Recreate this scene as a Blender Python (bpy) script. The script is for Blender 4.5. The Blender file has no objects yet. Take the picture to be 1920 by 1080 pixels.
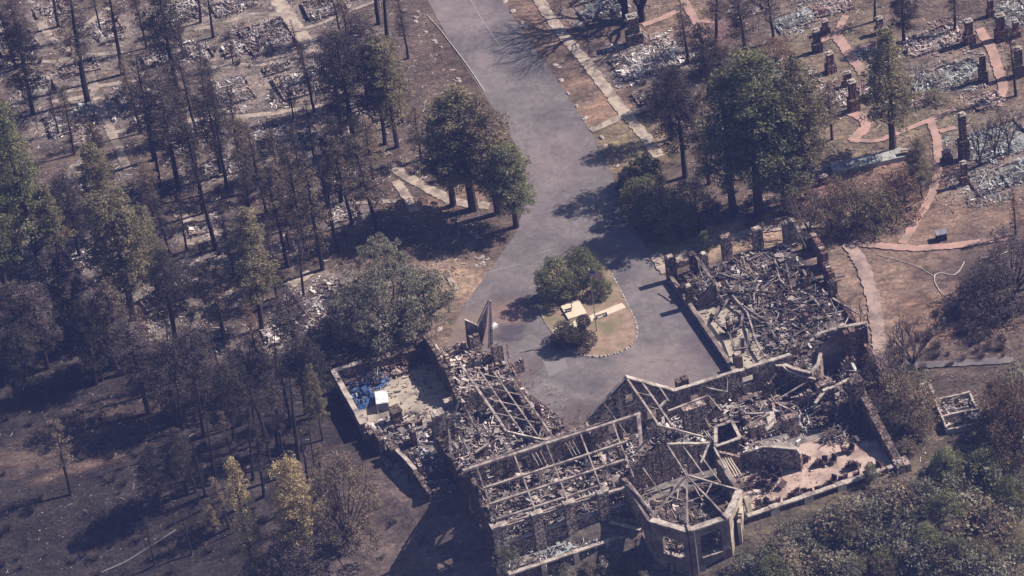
import bpy, math, random
import numpy as np
from math import sin, cos, pi, radians as R
from mathutils import Vector, Matrix
rnd = random.Random(7); nr = np.random.default_rng(7)
SC = bpy.context.scene; COL = SC.collection

# ------------------------------------------------------------------ camera, sky, sun, exposure
D = R(38); RO = R(8); DIST = 766.0; FPX = 960 / math.tan(R(6.5))
R0 = Vector((1, 0, 0)); U0 = Vector((0, sin(D), cos(D))); FW = Vector((0, cos(D), -sin(D)))
CX = R0 * cos(RO) - U0 * sin(RO); CY = R0 * sin(RO) + U0 * cos(RO); CC = -FW * DIST
cd = bpy.data.cameras.new('camera'); cam = bpy.data.objects.new('camera', cd); COL.objects.link(cam)
cd.sensor_width = 36; cd.lens = 18 / math.tan(R(6.5)); cd.clip_start = 5; cd.clip_end = 4000
m = Matrix((CX, CY, -FW)).transposed().to_4x4(); m.translation = CC; cam.matrix_world = m
SC.camera = cam
SUN_EL = R(45); SUN_AZ = Vector((.979, .204))
w = bpy.data.worlds.new("World"); SC.world = w; w.use_nodes = True
bg = w.node_tree.nodes['Background']; sky = w.node_tree.nodes.new('ShaderNodeTexSky')
sky.sky_type = 'NISHITA'; sky.sun_disc = False; sky.sun_elevation = SUN_EL; sky.sun_rotation = math.atan2(SUN_AZ.x, SUN_AZ.y)
w.node_tree.links.new(sky.outputs[0], bg.inputs[0]); bg.inputs[1].default_value = 0.05
sl = bpy.data.lights.new('sun', 'SUN'); so = bpy.data.objects.new('sun', sl); COL.objects.link(so)
sl.energy = 5.0; sl.angle = R(.5); sl.color = (1, .89, .79)
sd = Vector((SUN_AZ.x * cos(SUN_EL), SUN_AZ.y * cos(SUN_EL), sin(SUN_EL)))
so.rotation_euler = sd.to_track_quat('Z', 'Y').to_euler()
SC.view_settings.view_transform = 'Standard'; SC.view_settings.look = 'None'
SC.view_settings.exposure = 0.70; SC.view_settings.gamma = 1
SC.cycles.max_bounces = 4; SC.cycles.diffuse_bounces = 2; SC.cycles.volume_bounces = 0

# ------------------------------------------------------------------ photo ray -> world, terrain
def ray(px, py):
    u = (px - 960) / FPX; v = -(py - 540) / FPX
    return FW + CX * u + CY * v
def P(px, py, z=0.0):
    d = ray(px, py); t = (z - CC.z) / d.z
    return CC + d * t
LO = P(883, 878, 11.7); _b = P(1190, 778, 11.7) - LO; LA = math.atan2(_b.y, _b.x)
e1 = (cos(LA), sin(LA)); e2 = (sin(LA), -cos(LA))
def st(x, y):
    dx = x - LO.x; dy = y - LO.y
    return dx * e1[0] + dy * e1[1], dx * e2[0] + dy * e2[1]
def L2W(s, t): return LO.x + s * e1[0] + t * e2[0], LO.y + s * e1[1] + t * e2[1]
TS = [-140, -60, -30, -12, 0, 10, 22, 38, 66, 80, 140]
TT = [-45, -38, -26, -14, -6, 4, 10, 18, 19.5, 14, 12]
def hgt(x, y):
    s, t = st(np.asarray(x, float), np.asarray(y, float))
    d = t - np.interp(s, TS, TT)
    q = np.clip(d / 9, 0, 1); q = q * q * (3 - 2 * q)
    z = -3.6 * q - .2 * np.clip(d - 8, 0, 60)
    far = np.clip(np.abs(d) / 12, 0, 1)
    z = z + .25 * (np.sin(x * .21 + 1.3) * np.cos(y * .17) + .6 * np.sin(x * .43 + y * .31)) * np.clip((d + 2) / 12, 0, 1)
    return z
def H(x, y): return float(hgt(x, y))
def G(px, py, dz=0.0):
    z = 0.0
    for _ in range(25):
        p = P(px, py, z); z = .5 * z + .5 * H(p.x, p.y)
    return Vector((p.x, p.y, H(p.x, p.y) + dz))

# ------------------------------------------------------------------ materials
def nodes(name):
    m = bpy.data.materials.new(name); m.use_nodes = True; nt = m.node_tree
    b = nt.nodes['Principled BSDF']; b.inputs['Specular IOR Level'].default_value = .15
    return m, nt, b
def N(nt, t, **kw):
    n = nt.nodes.new(t)
    for k, v in kw.items():
        if k.startswith('i_'): n.inputs[k[2:].replace('_', ' ')].default_value = v
        else: setattr(n, k, v)
    return n
def ramp(nt, fac, stops):
    r = nt.nodes.new('ShaderNodeValToRGB'); nt.links.new(fac, r.inputs[0])
    while len(r.color_ramp.elements) < len(stops): r.color_ramp.elements.new(.5)
    for e, (p, c) in zip(r.color_ramp.elements, stops):
        e.position = p; e.color = (*c, 1) if len(c) == 3 else c
    return r.outputs[0]
def mix(nt, mode, f, a, b):
    n = nt.nodes.new('ShaderNodeMix'); n.data_type = 'RGBA'; n.blend_type = mode
    for k, v in ((0, f), (6, a), (7, b)):
        if hasattr(v, 'is_output'): nt.links.new(v, n.inputs[k])
        elif k == 0: n.inputs[0].default_value = v
        else: n.inputs[k].default_value = (*v, 1)
    return n.outputs[2]
def noise(nt, scale, detail=6, rough=.6, vec=None, dist=0):
    n = N(nt, 'ShaderNodeTexNoise', i_Scale=scale, i_Detail=detail, i_Roughness=rough, i_Distortion=dist)
    if vec is not None: nt.links.new(vec, n.inputs['Vector'])
    return n.outputs['Fac']
def objco(nt): return N(nt, 'ShaderNodeTexCoord').outputs['Object']
def bump(nt, b, h, s, d=.1):
    n = N(nt, 'ShaderNodeBump', i_Strength=s, i_Distance=d); nt.links.new(h, n.inputs['Height']); nt.links.new(n.outputs[0], b.inputs['Normal'])
def mat_noise(name, c1, c2, scale=2.0, rough=.9, c3=None, s3=.3, bs=.4, spec=None):
    m, nt, b = nodes(name); co = objco(nt)
    c = ramp(nt, noise(nt, scale, 8, .65, co), [(.32, c1), (.68, c2)])
    if c3 is not None:
        f = ramp(nt, noise(nt, s3, 5, .6, co), [(.45, (0, 0, 0)), (.62, (1, 1, 1))]); c = mix(nt, 'MIX', f, c, c3)
    nt.links.new(c, b.inputs['Base Color']); b.inputs['Roughness'].default_value = rough
    bump(nt, b, noise(nt, scale * 2, 6, .6, co), bs)
    return m
def mat_attr(name, rough=.85):
    m, nt, b = nodes(name); co = objco(nt)
    a = N(nt, 'ShaderNodeAttribute', attribute_name='Col')
    c = mix(nt, 'MULTIPLY', .8, a.outputs['Color'], ramp(nt, noise(nt, 3.5, 6, .7, co), [(.3, (.42, .4, .39)), (.62, (1.25, 1.22, 1.2))]))
    nt.links.new(c, b.inputs['Base Color']); b.inputs['Roughness'].default_value = rough
    return m
def mat_stone(name, lo, mid, hi, scale=3.4):
    m, nt, b = nodes(name); co = objco(nt)
    v = N(nt, 'ShaderNodeTexVoronoi', i_Scale=scale, i_Randomness=1.0); nt.links.new(co, v.inputs['Vector'])
    bw = N(nt, 'ShaderNodeRGBToBW'); nt.links.new(v.outputs['Color'], bw.inputs[0])
    c = ramp(nt, bw.outputs[0], [(.15, lo), (.5, mid), (.85, hi)])
    e = N(nt, 'ShaderNodeTexVoronoi', feature='DISTANCE_TO_EDGE', i_Scale=scale); nt.links.new(co, e.inputs['Vector'])
    ed = ramp(nt, e.outputs['Distance'], [(.0, (.45, .42, .4)), (.12, (1, 1, 1))]); c = mix(nt, 'MULTIPLY', .8, c, ed)
    soot = ramp(nt, noise(nt, .35, 6, .7, co), [(.34, (.6, .57, .57)), (.6, (1.35, 1.3, 1.28))]); c = mix(nt, 'MULTIPLY', .85, c, soot)
    nt.links.new(c, b.inputs['Base Color']); b.inputs['Roughness'].default_value = .95
    bump(nt, b, e.outputs['Distance'], .8, .12)
    return m
def mat_leaf(name, c1, c2, c3, sc=.55, tr=.35):
    k_ = {'scorched_needles': 1.2, 'yellow_leaves': 1.3, 'scrub_leaves': 1.45, 'rust_needles': 1.2}.get(name, 1.6); c1, c2, c3 = [tuple(v * k_ for v in q) for q in (c1, c2, c3)]
    m, nt, b = nodes(name); co = objco(nt)
    oi = N(nt, 'ShaderNodeObjectInfo')
    ad = N(nt, 'ShaderNodeVectorMath', operation='ADD'); nt.links.new(co, ad.inputs[0])
    mu = N(nt, 'ShaderNodeVectorMath', operation='SCALE'); mu.inputs['Scale'].default_value = 91
    cb = N(nt, 'ShaderNodeCombineXYZ'); nt.links.new(oi.outputs['Random'], cb.inputs[0]); nt.links.new(cb.outputs[0], mu.inputs[0]); nt.links.new(mu.outputs[0], ad.inputs[1])
    c = ramp(nt, noise(nt, sc * .7, 4, .65, ad.outputs[0]), [(.36, c1), (.5, c2), (.66, c3)])
    a = N(nt, 'ShaderNodeAttribute', attribute_name='Col')
    c = mix(nt, 'MULTIPLY', 1, c, a.outputs['Color'])
    br = N(nt, 'ShaderNodeHueSaturation'); nt.links.new(c, br.inputs['Color'])
    mr = N(nt, 'ShaderNodeMapRange', i_To_Min=.75, i_To_Max=1.2); nt.links.new(oi.outputs['Random'], mr.inputs[0]); nt.links.new(mr.outputs[0], br.inputs['Value'])
    nt.links.new(br.outputs[0], b.inputs['Base Color']); b.inputs['Roughness'].default_value = .8
    t = N(nt, 'ShaderNodeBsdfTranslucent'); nt.links.new(br.outputs[0], t.inputs['Color'])
    mx = N(nt, 'ShaderNodeMixShader', i_Fac=tr); nt.links.new(b.outputs[0], mx.inputs[1]); nt.links.new(t.outputs[0], mx.inputs[2])
    nt.links.new(mx.outputs[0], nt.nodes['Material Output'].inputs['Surface'])
    return m
M = {}
M['asphalt'] = mat_noise('asphalt', (.145, .132, .132), (.195, .176, .174), .45, .9, (.115, .106, .11), .09, .15)
M['concrete'] = mat_noise('concrete', (.34, .28, .23), (.46, .38, .31), 1.1, .9, (.20, .165, .14), .4)
M['dustyconcrete'] = mat_noise('dusty_concrete', (.24, .20, .17), (.42, .35, .29), .8, .9, (.12, .10, .09), .3)
M['pink'] = mat_noise('pink_path', (.34, .20, .17), (.46, .31, .265), 1.2, .9, (.26, .19, .155), .3)
M['walkpink'] = mat_noise('pinkish_walk', (.30, .22, .19), (.40, .30, .26), 1.0, .9, (.2, .155, .135), .3)
M['patio'] = mat_noise('patio_floor', (.40, .30, .25), (.50, .385, .32), 1.3, .9, (.26, .19, .165), .35)
M['yard'] = mat_noise('yard_floor', (.34, .29, .23), (.46, .40, .32), .6, .9, (.22, .19, .17), .3)
M['ashfloor'] = mat_noise('ash_floor', (.05, .045, .045), (.20, .18, .17), .9, .95, (.26, .23, .21), .35)
M['stone'] = mat_stone('stone', (.06, .047, .045), (.19, .15, .135), (.46, .38, .34))
M['darkstone'] = mat_stone('soot_stone', (.035, .028, .028), (.085, .066, .06), (.24, .19, .165))
M['redstone'] = mat_stone('red_stained_stone', (.06, .035, .036), (.15, .088, .082), (.34, .235, .205))
M['lightstone'] = mat_stone('light_stone', (.09, .07, .06), (.28, .22, .19), (.58, .49, .42))
M['coping'] = mat_noise('coping', (.30, .26, .23), (.56, .49, .42), 2.2, .9, (.2, .165, .15), .6)
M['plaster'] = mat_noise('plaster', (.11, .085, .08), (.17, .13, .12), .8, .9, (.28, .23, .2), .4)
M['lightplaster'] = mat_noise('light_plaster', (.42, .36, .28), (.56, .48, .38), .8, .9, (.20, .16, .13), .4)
M['wood'] = mat_noise('weathered_wood', (.22, .18, .16), (.48, .41, .365), 1.1, .9, (.13, .10, .095), .6)
M['darkwood'] = mat_noise('charred_wood', (.09, .07, .07), (.27, .23, .22), 1.4, .85, (.04, .034, .038), .4)
M['debris'] = mat_attr('debris')
M['boulder'] = mat_noise('boulder', (.28, .24, .22), (.52, .46, .42), 2.5, .9)
M['bark'] = mat_noise('burned_bark', (.018, .014, .016), (.06, .048, .048), 3, .95)
M['greybark'] = mat_noise('grey_bark', (.06, .045, .045), (.13, .10, .095), 3, .95)
M['brownbark'] = mat_noise('brown_bark', (.05, .035, .032), (.10, .07, .06), 3, .95)
M['rust'] = mat_noise('rusted_metal', (.04, .027, .03), (.09, .058, .058), 3, .8)
M['blue'] = mat_noise('blue_tarp', (.02, .06, .16), (.06, .15, .34), 2.2, .6, (.12, .13, .17), .9)
M['white'] = mat_noise('white_paint', (.66, .66, .68), (.78, .78, .78), .8, .6, (.42, .41, .41), .8)
M['metal'] = mat_noise('grey_metal', (.14, .14, .16), (.30, .29, .31), 1.0, .5)
M['black'] = mat_noise('black_plastic', (.02, .02, .028), (.04, .04, .05), 2, .7)
M['hose'] = mat_noise('hose', (.55, .5, .42), (.7, .65, .55), 2, .8)
M['cyanash'] = mat_noise('pale_ash', (.26, .27, .26), (.42, .42, .40), 1.5, .9, (.16, .16, .16), .5)
def mat_bed(name, lo, mid, hi):
    m, nt, b = nodes(name); co = objco(nt)
    mp = N(nt, 'ShaderNodeMapping'); mp.inputs['Scale'].default_value = (1, 2.4, 1); nt.links.new(co, mp.inputs[0])
    c = ramp(nt, noise(nt, 1.5, 9, .8, mp.outputs[0], 1.2), [(.36, lo), (.5, mid), (.62, hi)])
    c = mix(nt, 'MULTIPLY', .9, c, ramp(nt, noise(nt, .35, 5, .6, co), [(.36, (.3, .28, .28)), (.6, (1.2, 1.2, 1.2))]))
    nt.links.new(c, b.inputs['Base Color']); b.inputs['Roughness'].default_value = 1; bump(nt, b, noise(nt, 3, 8, .8, mp.outputs[0]), 1, .3); return m
M['ashbed'] = mat_bed('ash_bed', (.06, .05, .05), (.22, .19, .175), (.64, .6, .57)); M['cyanbed'] = mat_bed('pale_ash_bed', (.08, .08, .08), (.24, .24, .23), (.52, .53, .51))
M['leafgreen'] = mat_leaf('green_needles', (.065, .072, .04), (.115, .12, .062), (.185, .175, .095))
M['leafolive'] = mat_leaf('olive_needles', (.085, .077, .046), (.15, .13, .078), (.22, .185, .12))
M['leafbrown'] = mat_leaf('brown_needles', (.08, .062, .045), (.145, .112, .08), (.22, .175, .125))
M['leafrust'] = mat_leaf('rust_needles', (.10, .058, .042), (.18, .11, .075), (.25, .165, .115))
M['leafdark'] = mat_leaf('scorched_needles', (.03, .026, .025), (.055, .048, .042), (.10, .085, .065))
M['leafgrey'] = mat_leaf('greygreen_leaves', (.09, .085, .06), (.16, .15, .11), (.27, .245, .185))
M['leafyellow'] = mat_leaf('yellow_leaves', (.20, .155, .08), (.34, .27, .15), (.46, .38, .22))
M['leafpurple'] = mat_leaf('burned_twigs', (.035, .028, .029), (.075, .059, .057), (.14, .11, .10))
M['leafscrub'] = mat_leaf('scrub_leaves', (.07, .068, .052), (.125, .118, .09), (.19, .175, .135))
M['leafbush'] = mat_leaf('round_bush_leaves', (.05, .042, .035), (.085, .07, .056), (.14, .12, .09))
M['flagred'] = mat_noise('flag_red', (.42, .06, .07), (.5, .09, .1), 1, .8)
M['flagwhite'] = mat_noise('flag_white', (.6, .56, .56), (.7, .66, .65), 1, .8)
M['flagblue'] = mat_noise('flag_blue', (.04, .05, .16), (.06, .07, .2), 1, .8)

# ------------------------------------------------------------------ mesh builder
class MB:
    def __init__(s): s.v = []; s.f = []; s.c = []; s.mi = []
    def face(s, vs, c=(1, 1, 1), mi=0):
        b = len(s.v); s.v += [tuple(v) for v in vs]; s.f.append(tuple(range(b, b + len(vs)))); s.c.append(c); s.mi.append(mi)
    def hexa(s, v8, c=(1, 1, 1), mi=0):
        b = len(s.v); s.v += [tuple(v) for v in v8]
        for q in ((0, 3, 2, 1), (4, 5, 6, 7), (0, 1, 5, 4), (1, 2, 6, 5), (2, 3, 7, 6), (3, 0, 4, 7)):
            s.f.append(tuple(b + i for i in q)); s.c.append(c); s.mi.append(mi)
    def box(s, x, y, z, lx, ly, lz, rz=0, rx=0, ry=0, c=(1, 1, 1), mi=0, jit=0):
        """centre x,y,z"""
        Mx = Matrix.Rotation(rz, 3, 'Z') @ Matrix.Rotation(ry, 3, 'Y') @ Matrix.Rotation(rx, 3, 'X')
        o = []
        for dz in (-.5, .5):
            for dx, dy in ((-.5, -.5), (.5, -.5), (.5, .5), (-.5, .5)):
                v = Mx @ Vector((dx * lx * (1 + rnd.uniform(-jit, jit)), dy * ly * (1 + rnd.uniform(-jit, jit)), dz * lz * (1 + rnd.uniform(-jit, jit))))
                o.append((x + v.x, y + v.y, z + v.z))
        s.hexa(o, c, mi)
    def beam(s, a, b, w=.25, h=.3, c=(1, 1, 1), mi=0, w2=None):
        a = Vector(a); b = Vector(b); d = (b - a).normalized()
        u = d.cross(Vector((0, 0, 1)))
        u = Vector((1, 0, 0)) if u.length < 1e-3 else u.normalized()
        n = u.cross(d).normalized(); k = (w2 / w) if w2 else 1
        o = [a - u * w / 2 - n * h / 2, a + u * w / 2 - n * h / 2, a + u * w / 2 + n * h / 2, a - u * w / 2 + n * h / 2,
             b - u * w / 2 * k - n * h / 2 * k, b + u * w / 2 * k - n * h / 2 * k, b + u * w / 2 * k + n * h / 2 * k, b - u * w / 2 * k + n * h / 2 * k]
        s.hexa(o, c, mi)
    def tube(s, pts, rads, n=6, c=(1, 1, 1), mi=0):
        rings = []
        for i, p in enumerate(pts):
            p = Vector(p); a = Vector(pts[max(0, i - 1)]); b = Vector(pts[min(len(pts) - 1, i + 1)]); d = (b - a).normalized()
            u = d.cross(Vector((.3, .9, .1))).normalized(); v = d.cross(u)
            base = len(s.v); rings.append(base)
            for k in range(n):
                an = 2 * pi * k / n; s.v.append(tuple(p + (u * cos(an) + v * sin(an)) * rads[i]))
        for i in range(len(pts) - 1):
            for k in range(n):
                s.f.append((rings[i] + k, rings[i] + (k + 1) % n, rings[i + 1] + (k + 1) % n, rings[i + 1] + k)); s.c.append(c); s.mi.append(mi)
        s.f.append(tuple(rings[-1] + k for k in range(n))); s.c.append(c); s.mi.append(mi)
    def mesh(s, name, mats):
        me = bpy.data.meshes.new(name); me.from_pydata(s.v, [], s.f)
        for mt in (mats if isinstance(mats, (list, tuple)) else [mats]): me.materials.append(M[mt])
        a = me.attributes.new('Col', 'FLOAT_COLOR', 'FACE')
        a.data.foreach_set('color', np.hstack([np.array(s.c, np.float32).reshape(-1, 3), np.ones((len(s.f), 1), np.float32)]).ravel())
        if any(s.mi): me.polygons.foreach_set('material_index', s.mi)
        me.update(); return me
    def build(s, name, mats, parent=None, loc=(0, 0, 0)):
        return link(name, s.mesh(name, mats), parent, loc)
def link(name, me, parent=None, loc=(0, 0, 0)):
    o = bpy.data.objects.new(name, me); COL.objects.link(o); o.location = loc
    if parent: o.parent = parent
    return o
def tag(o, label, cat, group=None):
    o['label'] = label; o['category'] = cat
    if group: o['group'] = group
    return o
def empty(name, loc, label, cat, group=None, rz=0, sc=None):
    o = bpy.data.objects.new(name, None); COL.objects.link(o); o.location = loc; o.rotation_euler.z = rz
    if sc: o.scale = sc
    return tag(o, label, cat, group)
def copy_tree(o, parent=None):
    c = o.copy(); COL.objects.link(c)
    if parent: c.parent = parent
    for ch in list(KIDS.get(o.name, [])): copy_tree(ch, c)
    return c
KIDS = {}

# ------------------------------------------------------------------ ground
xs = np.concatenate([np.linspace(-700, -120, 12)[:-1], np.arange(-120, 125, 1.0), np.linspace(125, 700, 12)])
ys = np.concatenate([np.linspace(-760, -110, 14)[:-1], np.arange(-110, 135, 1.0), np.linspace(135, 900, 16)])
XX, YY = np.meshgrid(xs, ys); ZZ = hgt(XX, YY)
nx, ny = len(xs), len(ys)
idx = np.arange(nx * ny).reshape(ny, nx)
F4 = np.stack([idx[:-1, :-1], idx[:-1, 1:], idx[1:, 1:], idx[1:, :-1]], -1).reshape(-1, 4)
me = bpy.data.meshes.new('ground'); V3 = np.stack([XX, YY, ZZ], -1).reshape(-1, 3)
me.from_pydata(V3.tolist(), [], F4.tolist())
zc = np.empty((nx * ny, 3)); zc[:] = (.12, .092, .078)
XF, YF = V3[:, 0], V3[:, 1]
# (px, py, radius x m, radius y m, colour, strength)
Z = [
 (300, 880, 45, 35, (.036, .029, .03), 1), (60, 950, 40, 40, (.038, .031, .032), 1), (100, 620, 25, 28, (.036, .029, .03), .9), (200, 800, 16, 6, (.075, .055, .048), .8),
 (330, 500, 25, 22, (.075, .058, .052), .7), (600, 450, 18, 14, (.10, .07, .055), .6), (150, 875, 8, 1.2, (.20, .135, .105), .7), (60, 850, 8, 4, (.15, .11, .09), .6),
 (250, 30, 30, 18, (.15, .12, .10), .6), (130, 200, 12, 10, (.13, .10, .085), .5),
 (870, 130, 7, 10, (.10, .07, .06), .7), (860, 540, 7, 10, (.30, .22, .165), 1), (830, 380, 8, 3, (.24, .16, .12), 1), (845, 640, 5, 8, (.22, .165, .13), .9),
 (1010, 40, 6, 12, (.21, .145, .115), .9), (1100, 190, 7, 9, (.25, .17, .125), 1), (1090, 180, 3, 3, (.13, .1, .085), .8), (1190, 270, 7, 8, (.21, .17, .105), 1), (1215, 230, 5, 6, (.22, .17, .13), .8),
 (1150, 80, 10, 10, (.12, .09, .08), .6),
 (1245, 40, 5, 2.5, (.30, .17, .15), .7), (1310, 60, 5, 5, (.26, .15, .14), .7), (1590, 110, 5, 6, (.26, .17, .14), .6), (1860, 120, 4, 9, (.27, .17, .15), .6), (1755, 300, 3, 9, (.26, .16, .14), .6), (1730, 420, 5, 5, (.28, .18, .15), .6),
 (1260, 30, 8, 5, (.24, .17, .12), 1), (1580, 120, 12, 16, (.19, .15, .11), 1), (1680, 250, 18, 8, (.19, .155, .11), 1), (1600, 230, 9, 7, (.2, .155, .115), 1),
 (1870, 120, 9, 12, (.2, .15, .115), 1), (1610, 330, 9, 4, (.33, .18, .15), .8), (1700, 300, 10, 6, (.18, .13, .10), .7),
 (1400, 250, 12, 18, (.09, .072, .06), .7), (1350, 450, 12, 3.5, (.36, .27, .20), 1), (1500, 430, 14, 3, (.33, .24, .18), 1), (1250, 470, 4, 3, (.16, .17, .09), .9), (1290, 460, 6, 3, (.20, .18, .10), .7),
 (1570, 500, 4, 14, (.19, .15, .12), 1), (1700, 480, 16, 9, (.20, .15, .125), 1), (1720, 540, 13, 11, (.22, .155, .12), 1), (1790, 400, 16, 7, (.23, .16, .125), 1), (1830, 390, 12, 6, (.2, .14, .11), .8),
 (1770, 600, 13, 8, (.26, .17, .125), .9), (1800, 510, 8, 4, (.11, .085, .08), .8), (1870, 520, 6, 12, (.07, .055, .055), .8), (1830, 650, 18, 4, (.17, .12, .10), .7), (1650, 690, 5, 10, (.12, .09, .08), .7),
 (1640, 600, 3, 12, (.26, .19, .15), .8),
 (1700, 820, 12, 8, (.26, .19, .145), .9), (1720, 930, 40, 16, (.09, .075, .055), .8), (1800, 1000, 40, 20, (.10, .085, .06), .8), (1790, 1000, 12, 1.3, (.42, .32, .25), .9), (1480, 1040, 25, 12, (.12, .10, .08), .6),
 (790, 990, 18, 14, (.15, .115, .105), 1), (740, 950, 9, 6, (.13, .10, .095), .8), (1040, 1060, 20, 5, (.13, .11, .10), .9), (600, 1000, 10, 14, (.12, .095, .088), .7),
 (1250, 10, 14, 4, (.16, .12, .10), .6), (560, 330, 16, 12, (.13, .095, .08), .6), (1430, 690, 12, 4, (.2, .15, .13), .5), (1850, 740, 14, 8, (.075, .06, .055), .7), (1700, 700, 14, 4, (.09, .07, .065), .7)]
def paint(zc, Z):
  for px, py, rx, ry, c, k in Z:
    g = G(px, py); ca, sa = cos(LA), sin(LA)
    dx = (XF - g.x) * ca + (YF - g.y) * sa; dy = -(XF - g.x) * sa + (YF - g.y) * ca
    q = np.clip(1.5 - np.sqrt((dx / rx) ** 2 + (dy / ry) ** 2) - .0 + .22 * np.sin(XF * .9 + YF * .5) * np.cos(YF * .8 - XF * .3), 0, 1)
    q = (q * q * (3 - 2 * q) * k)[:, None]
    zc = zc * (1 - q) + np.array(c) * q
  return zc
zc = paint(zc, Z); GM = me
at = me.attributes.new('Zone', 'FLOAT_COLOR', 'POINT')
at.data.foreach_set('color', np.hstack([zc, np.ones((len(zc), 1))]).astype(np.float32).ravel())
me.polygons.foreach_set('use_smooth', [True] * len(me.polygons))
m_, nt, b = nodes('burned_ground'); co = objco(nt)
a = N(nt, 'ShaderNodeAttribute', attribute_name='Zone')
c = mix(nt, 'MULTIPLY', 1, a.outputs['Color'], ramp(nt, noise(nt, .16, 9, .72, co, .6), [(.34, (.42, .42, .44)), (.5, (.92, .92, .92)), (.66, (1.35, 1.3, 1.25))]))
c = mix(nt, 'MULTIPLY', .9, c, ramp(nt, noise(nt, 1.3, 8, .8, co), [(.34, (.5, .5, .52)), (.5, (1, 1, 1)), (.68, (1.7, 1.6, 1.5))]))
mp = N(nt, 'ShaderNodeMapping'); mp.inputs['Scale'].default_value = (.5, 2.2, 1); mp.inputs['Rotation'].default_value = (0, 0, .3); nt.links.new(co, mp.inputs[0])
c = mix(nt, 'MULTIPLY', .75, c, ramp(nt, noise(nt, .5, 8, .78, mp.outputs[0], .8), [(.36, (.5, .48, .5)), (.5, (1, 1, 1)), (.64, (1.6, 1.55, 1.5))]))
c = mix(nt, 'MIX', ramp(nt, noise(nt, 2.2, 6, .8, co), [(.57, (0, 0, 0)), (.74, (.6, .6, .6))]), c, (.36, .315, .285))
nt.links.new(c, b.inputs['Base Color']); b.inputs['Roughness'].default_value = 1
bump(nt, b, noise(nt, 1.5, 8, .75, co), .9, .35)
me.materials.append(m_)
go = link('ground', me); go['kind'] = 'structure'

# ------------------------------------------------------------------ flat strips draped on the ground
def inpoly(x, y, poly):
    r = False; n = len(poly)
    for i in range(n):
        x1, y1 = poly[i][0], poly[i][1]; x2, y2 = poly[i - 1][0], poly[i - 1][1]
        if (y1 > y) != (y2 > y) and x < (x2 - x1) * (y - y1) / (y2 - y1) + x1: r = not r
    return r
LAY = [0.03]
def ribbon(name, px, wd, mat, kind='structure', jag=.2, dz=None):
    pts = [G(*p) for p in px]; out = []
    for i in range(len(pts) - 1):
        n = max(2, int((pts[i + 1] - pts[i]).length / .5))
        for k in range(n):
            f = k / n; out.append(pts[i].lerp(pts[i + 1], f))
    out.append(pts[-1])
    for _ in range(3):
        out = [out[0]] + [(out[i - 1] + out[i] * 2 + out[i + 1]) / 4 for i in range(1, len(out) - 1)] + [out[-1]]
    if dz is None: LAY[0] += .004; dz = LAY[0]
    mb = MB(); L = []
    for i, p in enumerate(out):
        d = out[min(i + 1, len(out) - 1)] - out[max(i - 1, 0)]; d.z = 0; d.normalize(); n = Vector((-d.y, d.x, 0))
        row = []
        for k in (-1, -.33, .33, 1):
            q = p + n * (wd / 2 * k * (1 + (rnd.uniform(-jag, jag) if abs(k) == 1 else 0)))
            row.append((q.x, q.y, H(q.x, q.y) + dz))
        L.append(row)
    for i in range(len(L) - 1):
        for k in range(3): mb.face([L[i][k], L[i][k + 1], L[i + 1][k + 1], L[i + 1][k]])
    o = mb.build(name, mat); o['kind'] = kind
    return o
def slab(name, poly, mat, z, th=0, parent=None):
    """flat polygon sheet (or thick slab) from world xy points"""
    mb = MB(); mb.face([(x, y, z) for x, y in poly])
    if th:
        for i in range(len(poly)):
            a, b_ = poly[i - 1], poly[i]; mb.face([(a[0], a[1], z - th), (b_[0], b_[1], z - th), (b_[0], b_[1], z), (a[0], a[1], z)])
    return mb.build(name, mat, parent)
def smooth_px(pts, n=2, closed=True):
    for _ in range(n):
        q = []
        for i in range(len(pts) if closed else len(pts) - 1):
            a, b_ = pts[i], pts[(i + 1) % len(pts)]
            q += [(a[0] * .75 + b_[0] * .25, a[1] * .75 + b_[1] * .25), (a[0] * .25 + b_[0] * .75, a[1] * .25 + b_[1] * .75)]
        pts = q
    return pts
road = [(770, -60), (805, 5), (850, 90), (905, 172), (950, 240), (985, 310), (990, 370), (965, 440), (925, 500), (890, 545), (862, 590), (838, 650), (830, 700), (900, 720), (990, 735), (1060, 790), (1130, 800), (1180, 740), (1300, 725), (1382, 702), (1340, 640), (1250, 522), (1205, 455), (1165, 395), (1148, 325), (1108, 245), (1048, 155), (990, 75), (945, 5), (900, -60)]
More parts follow.
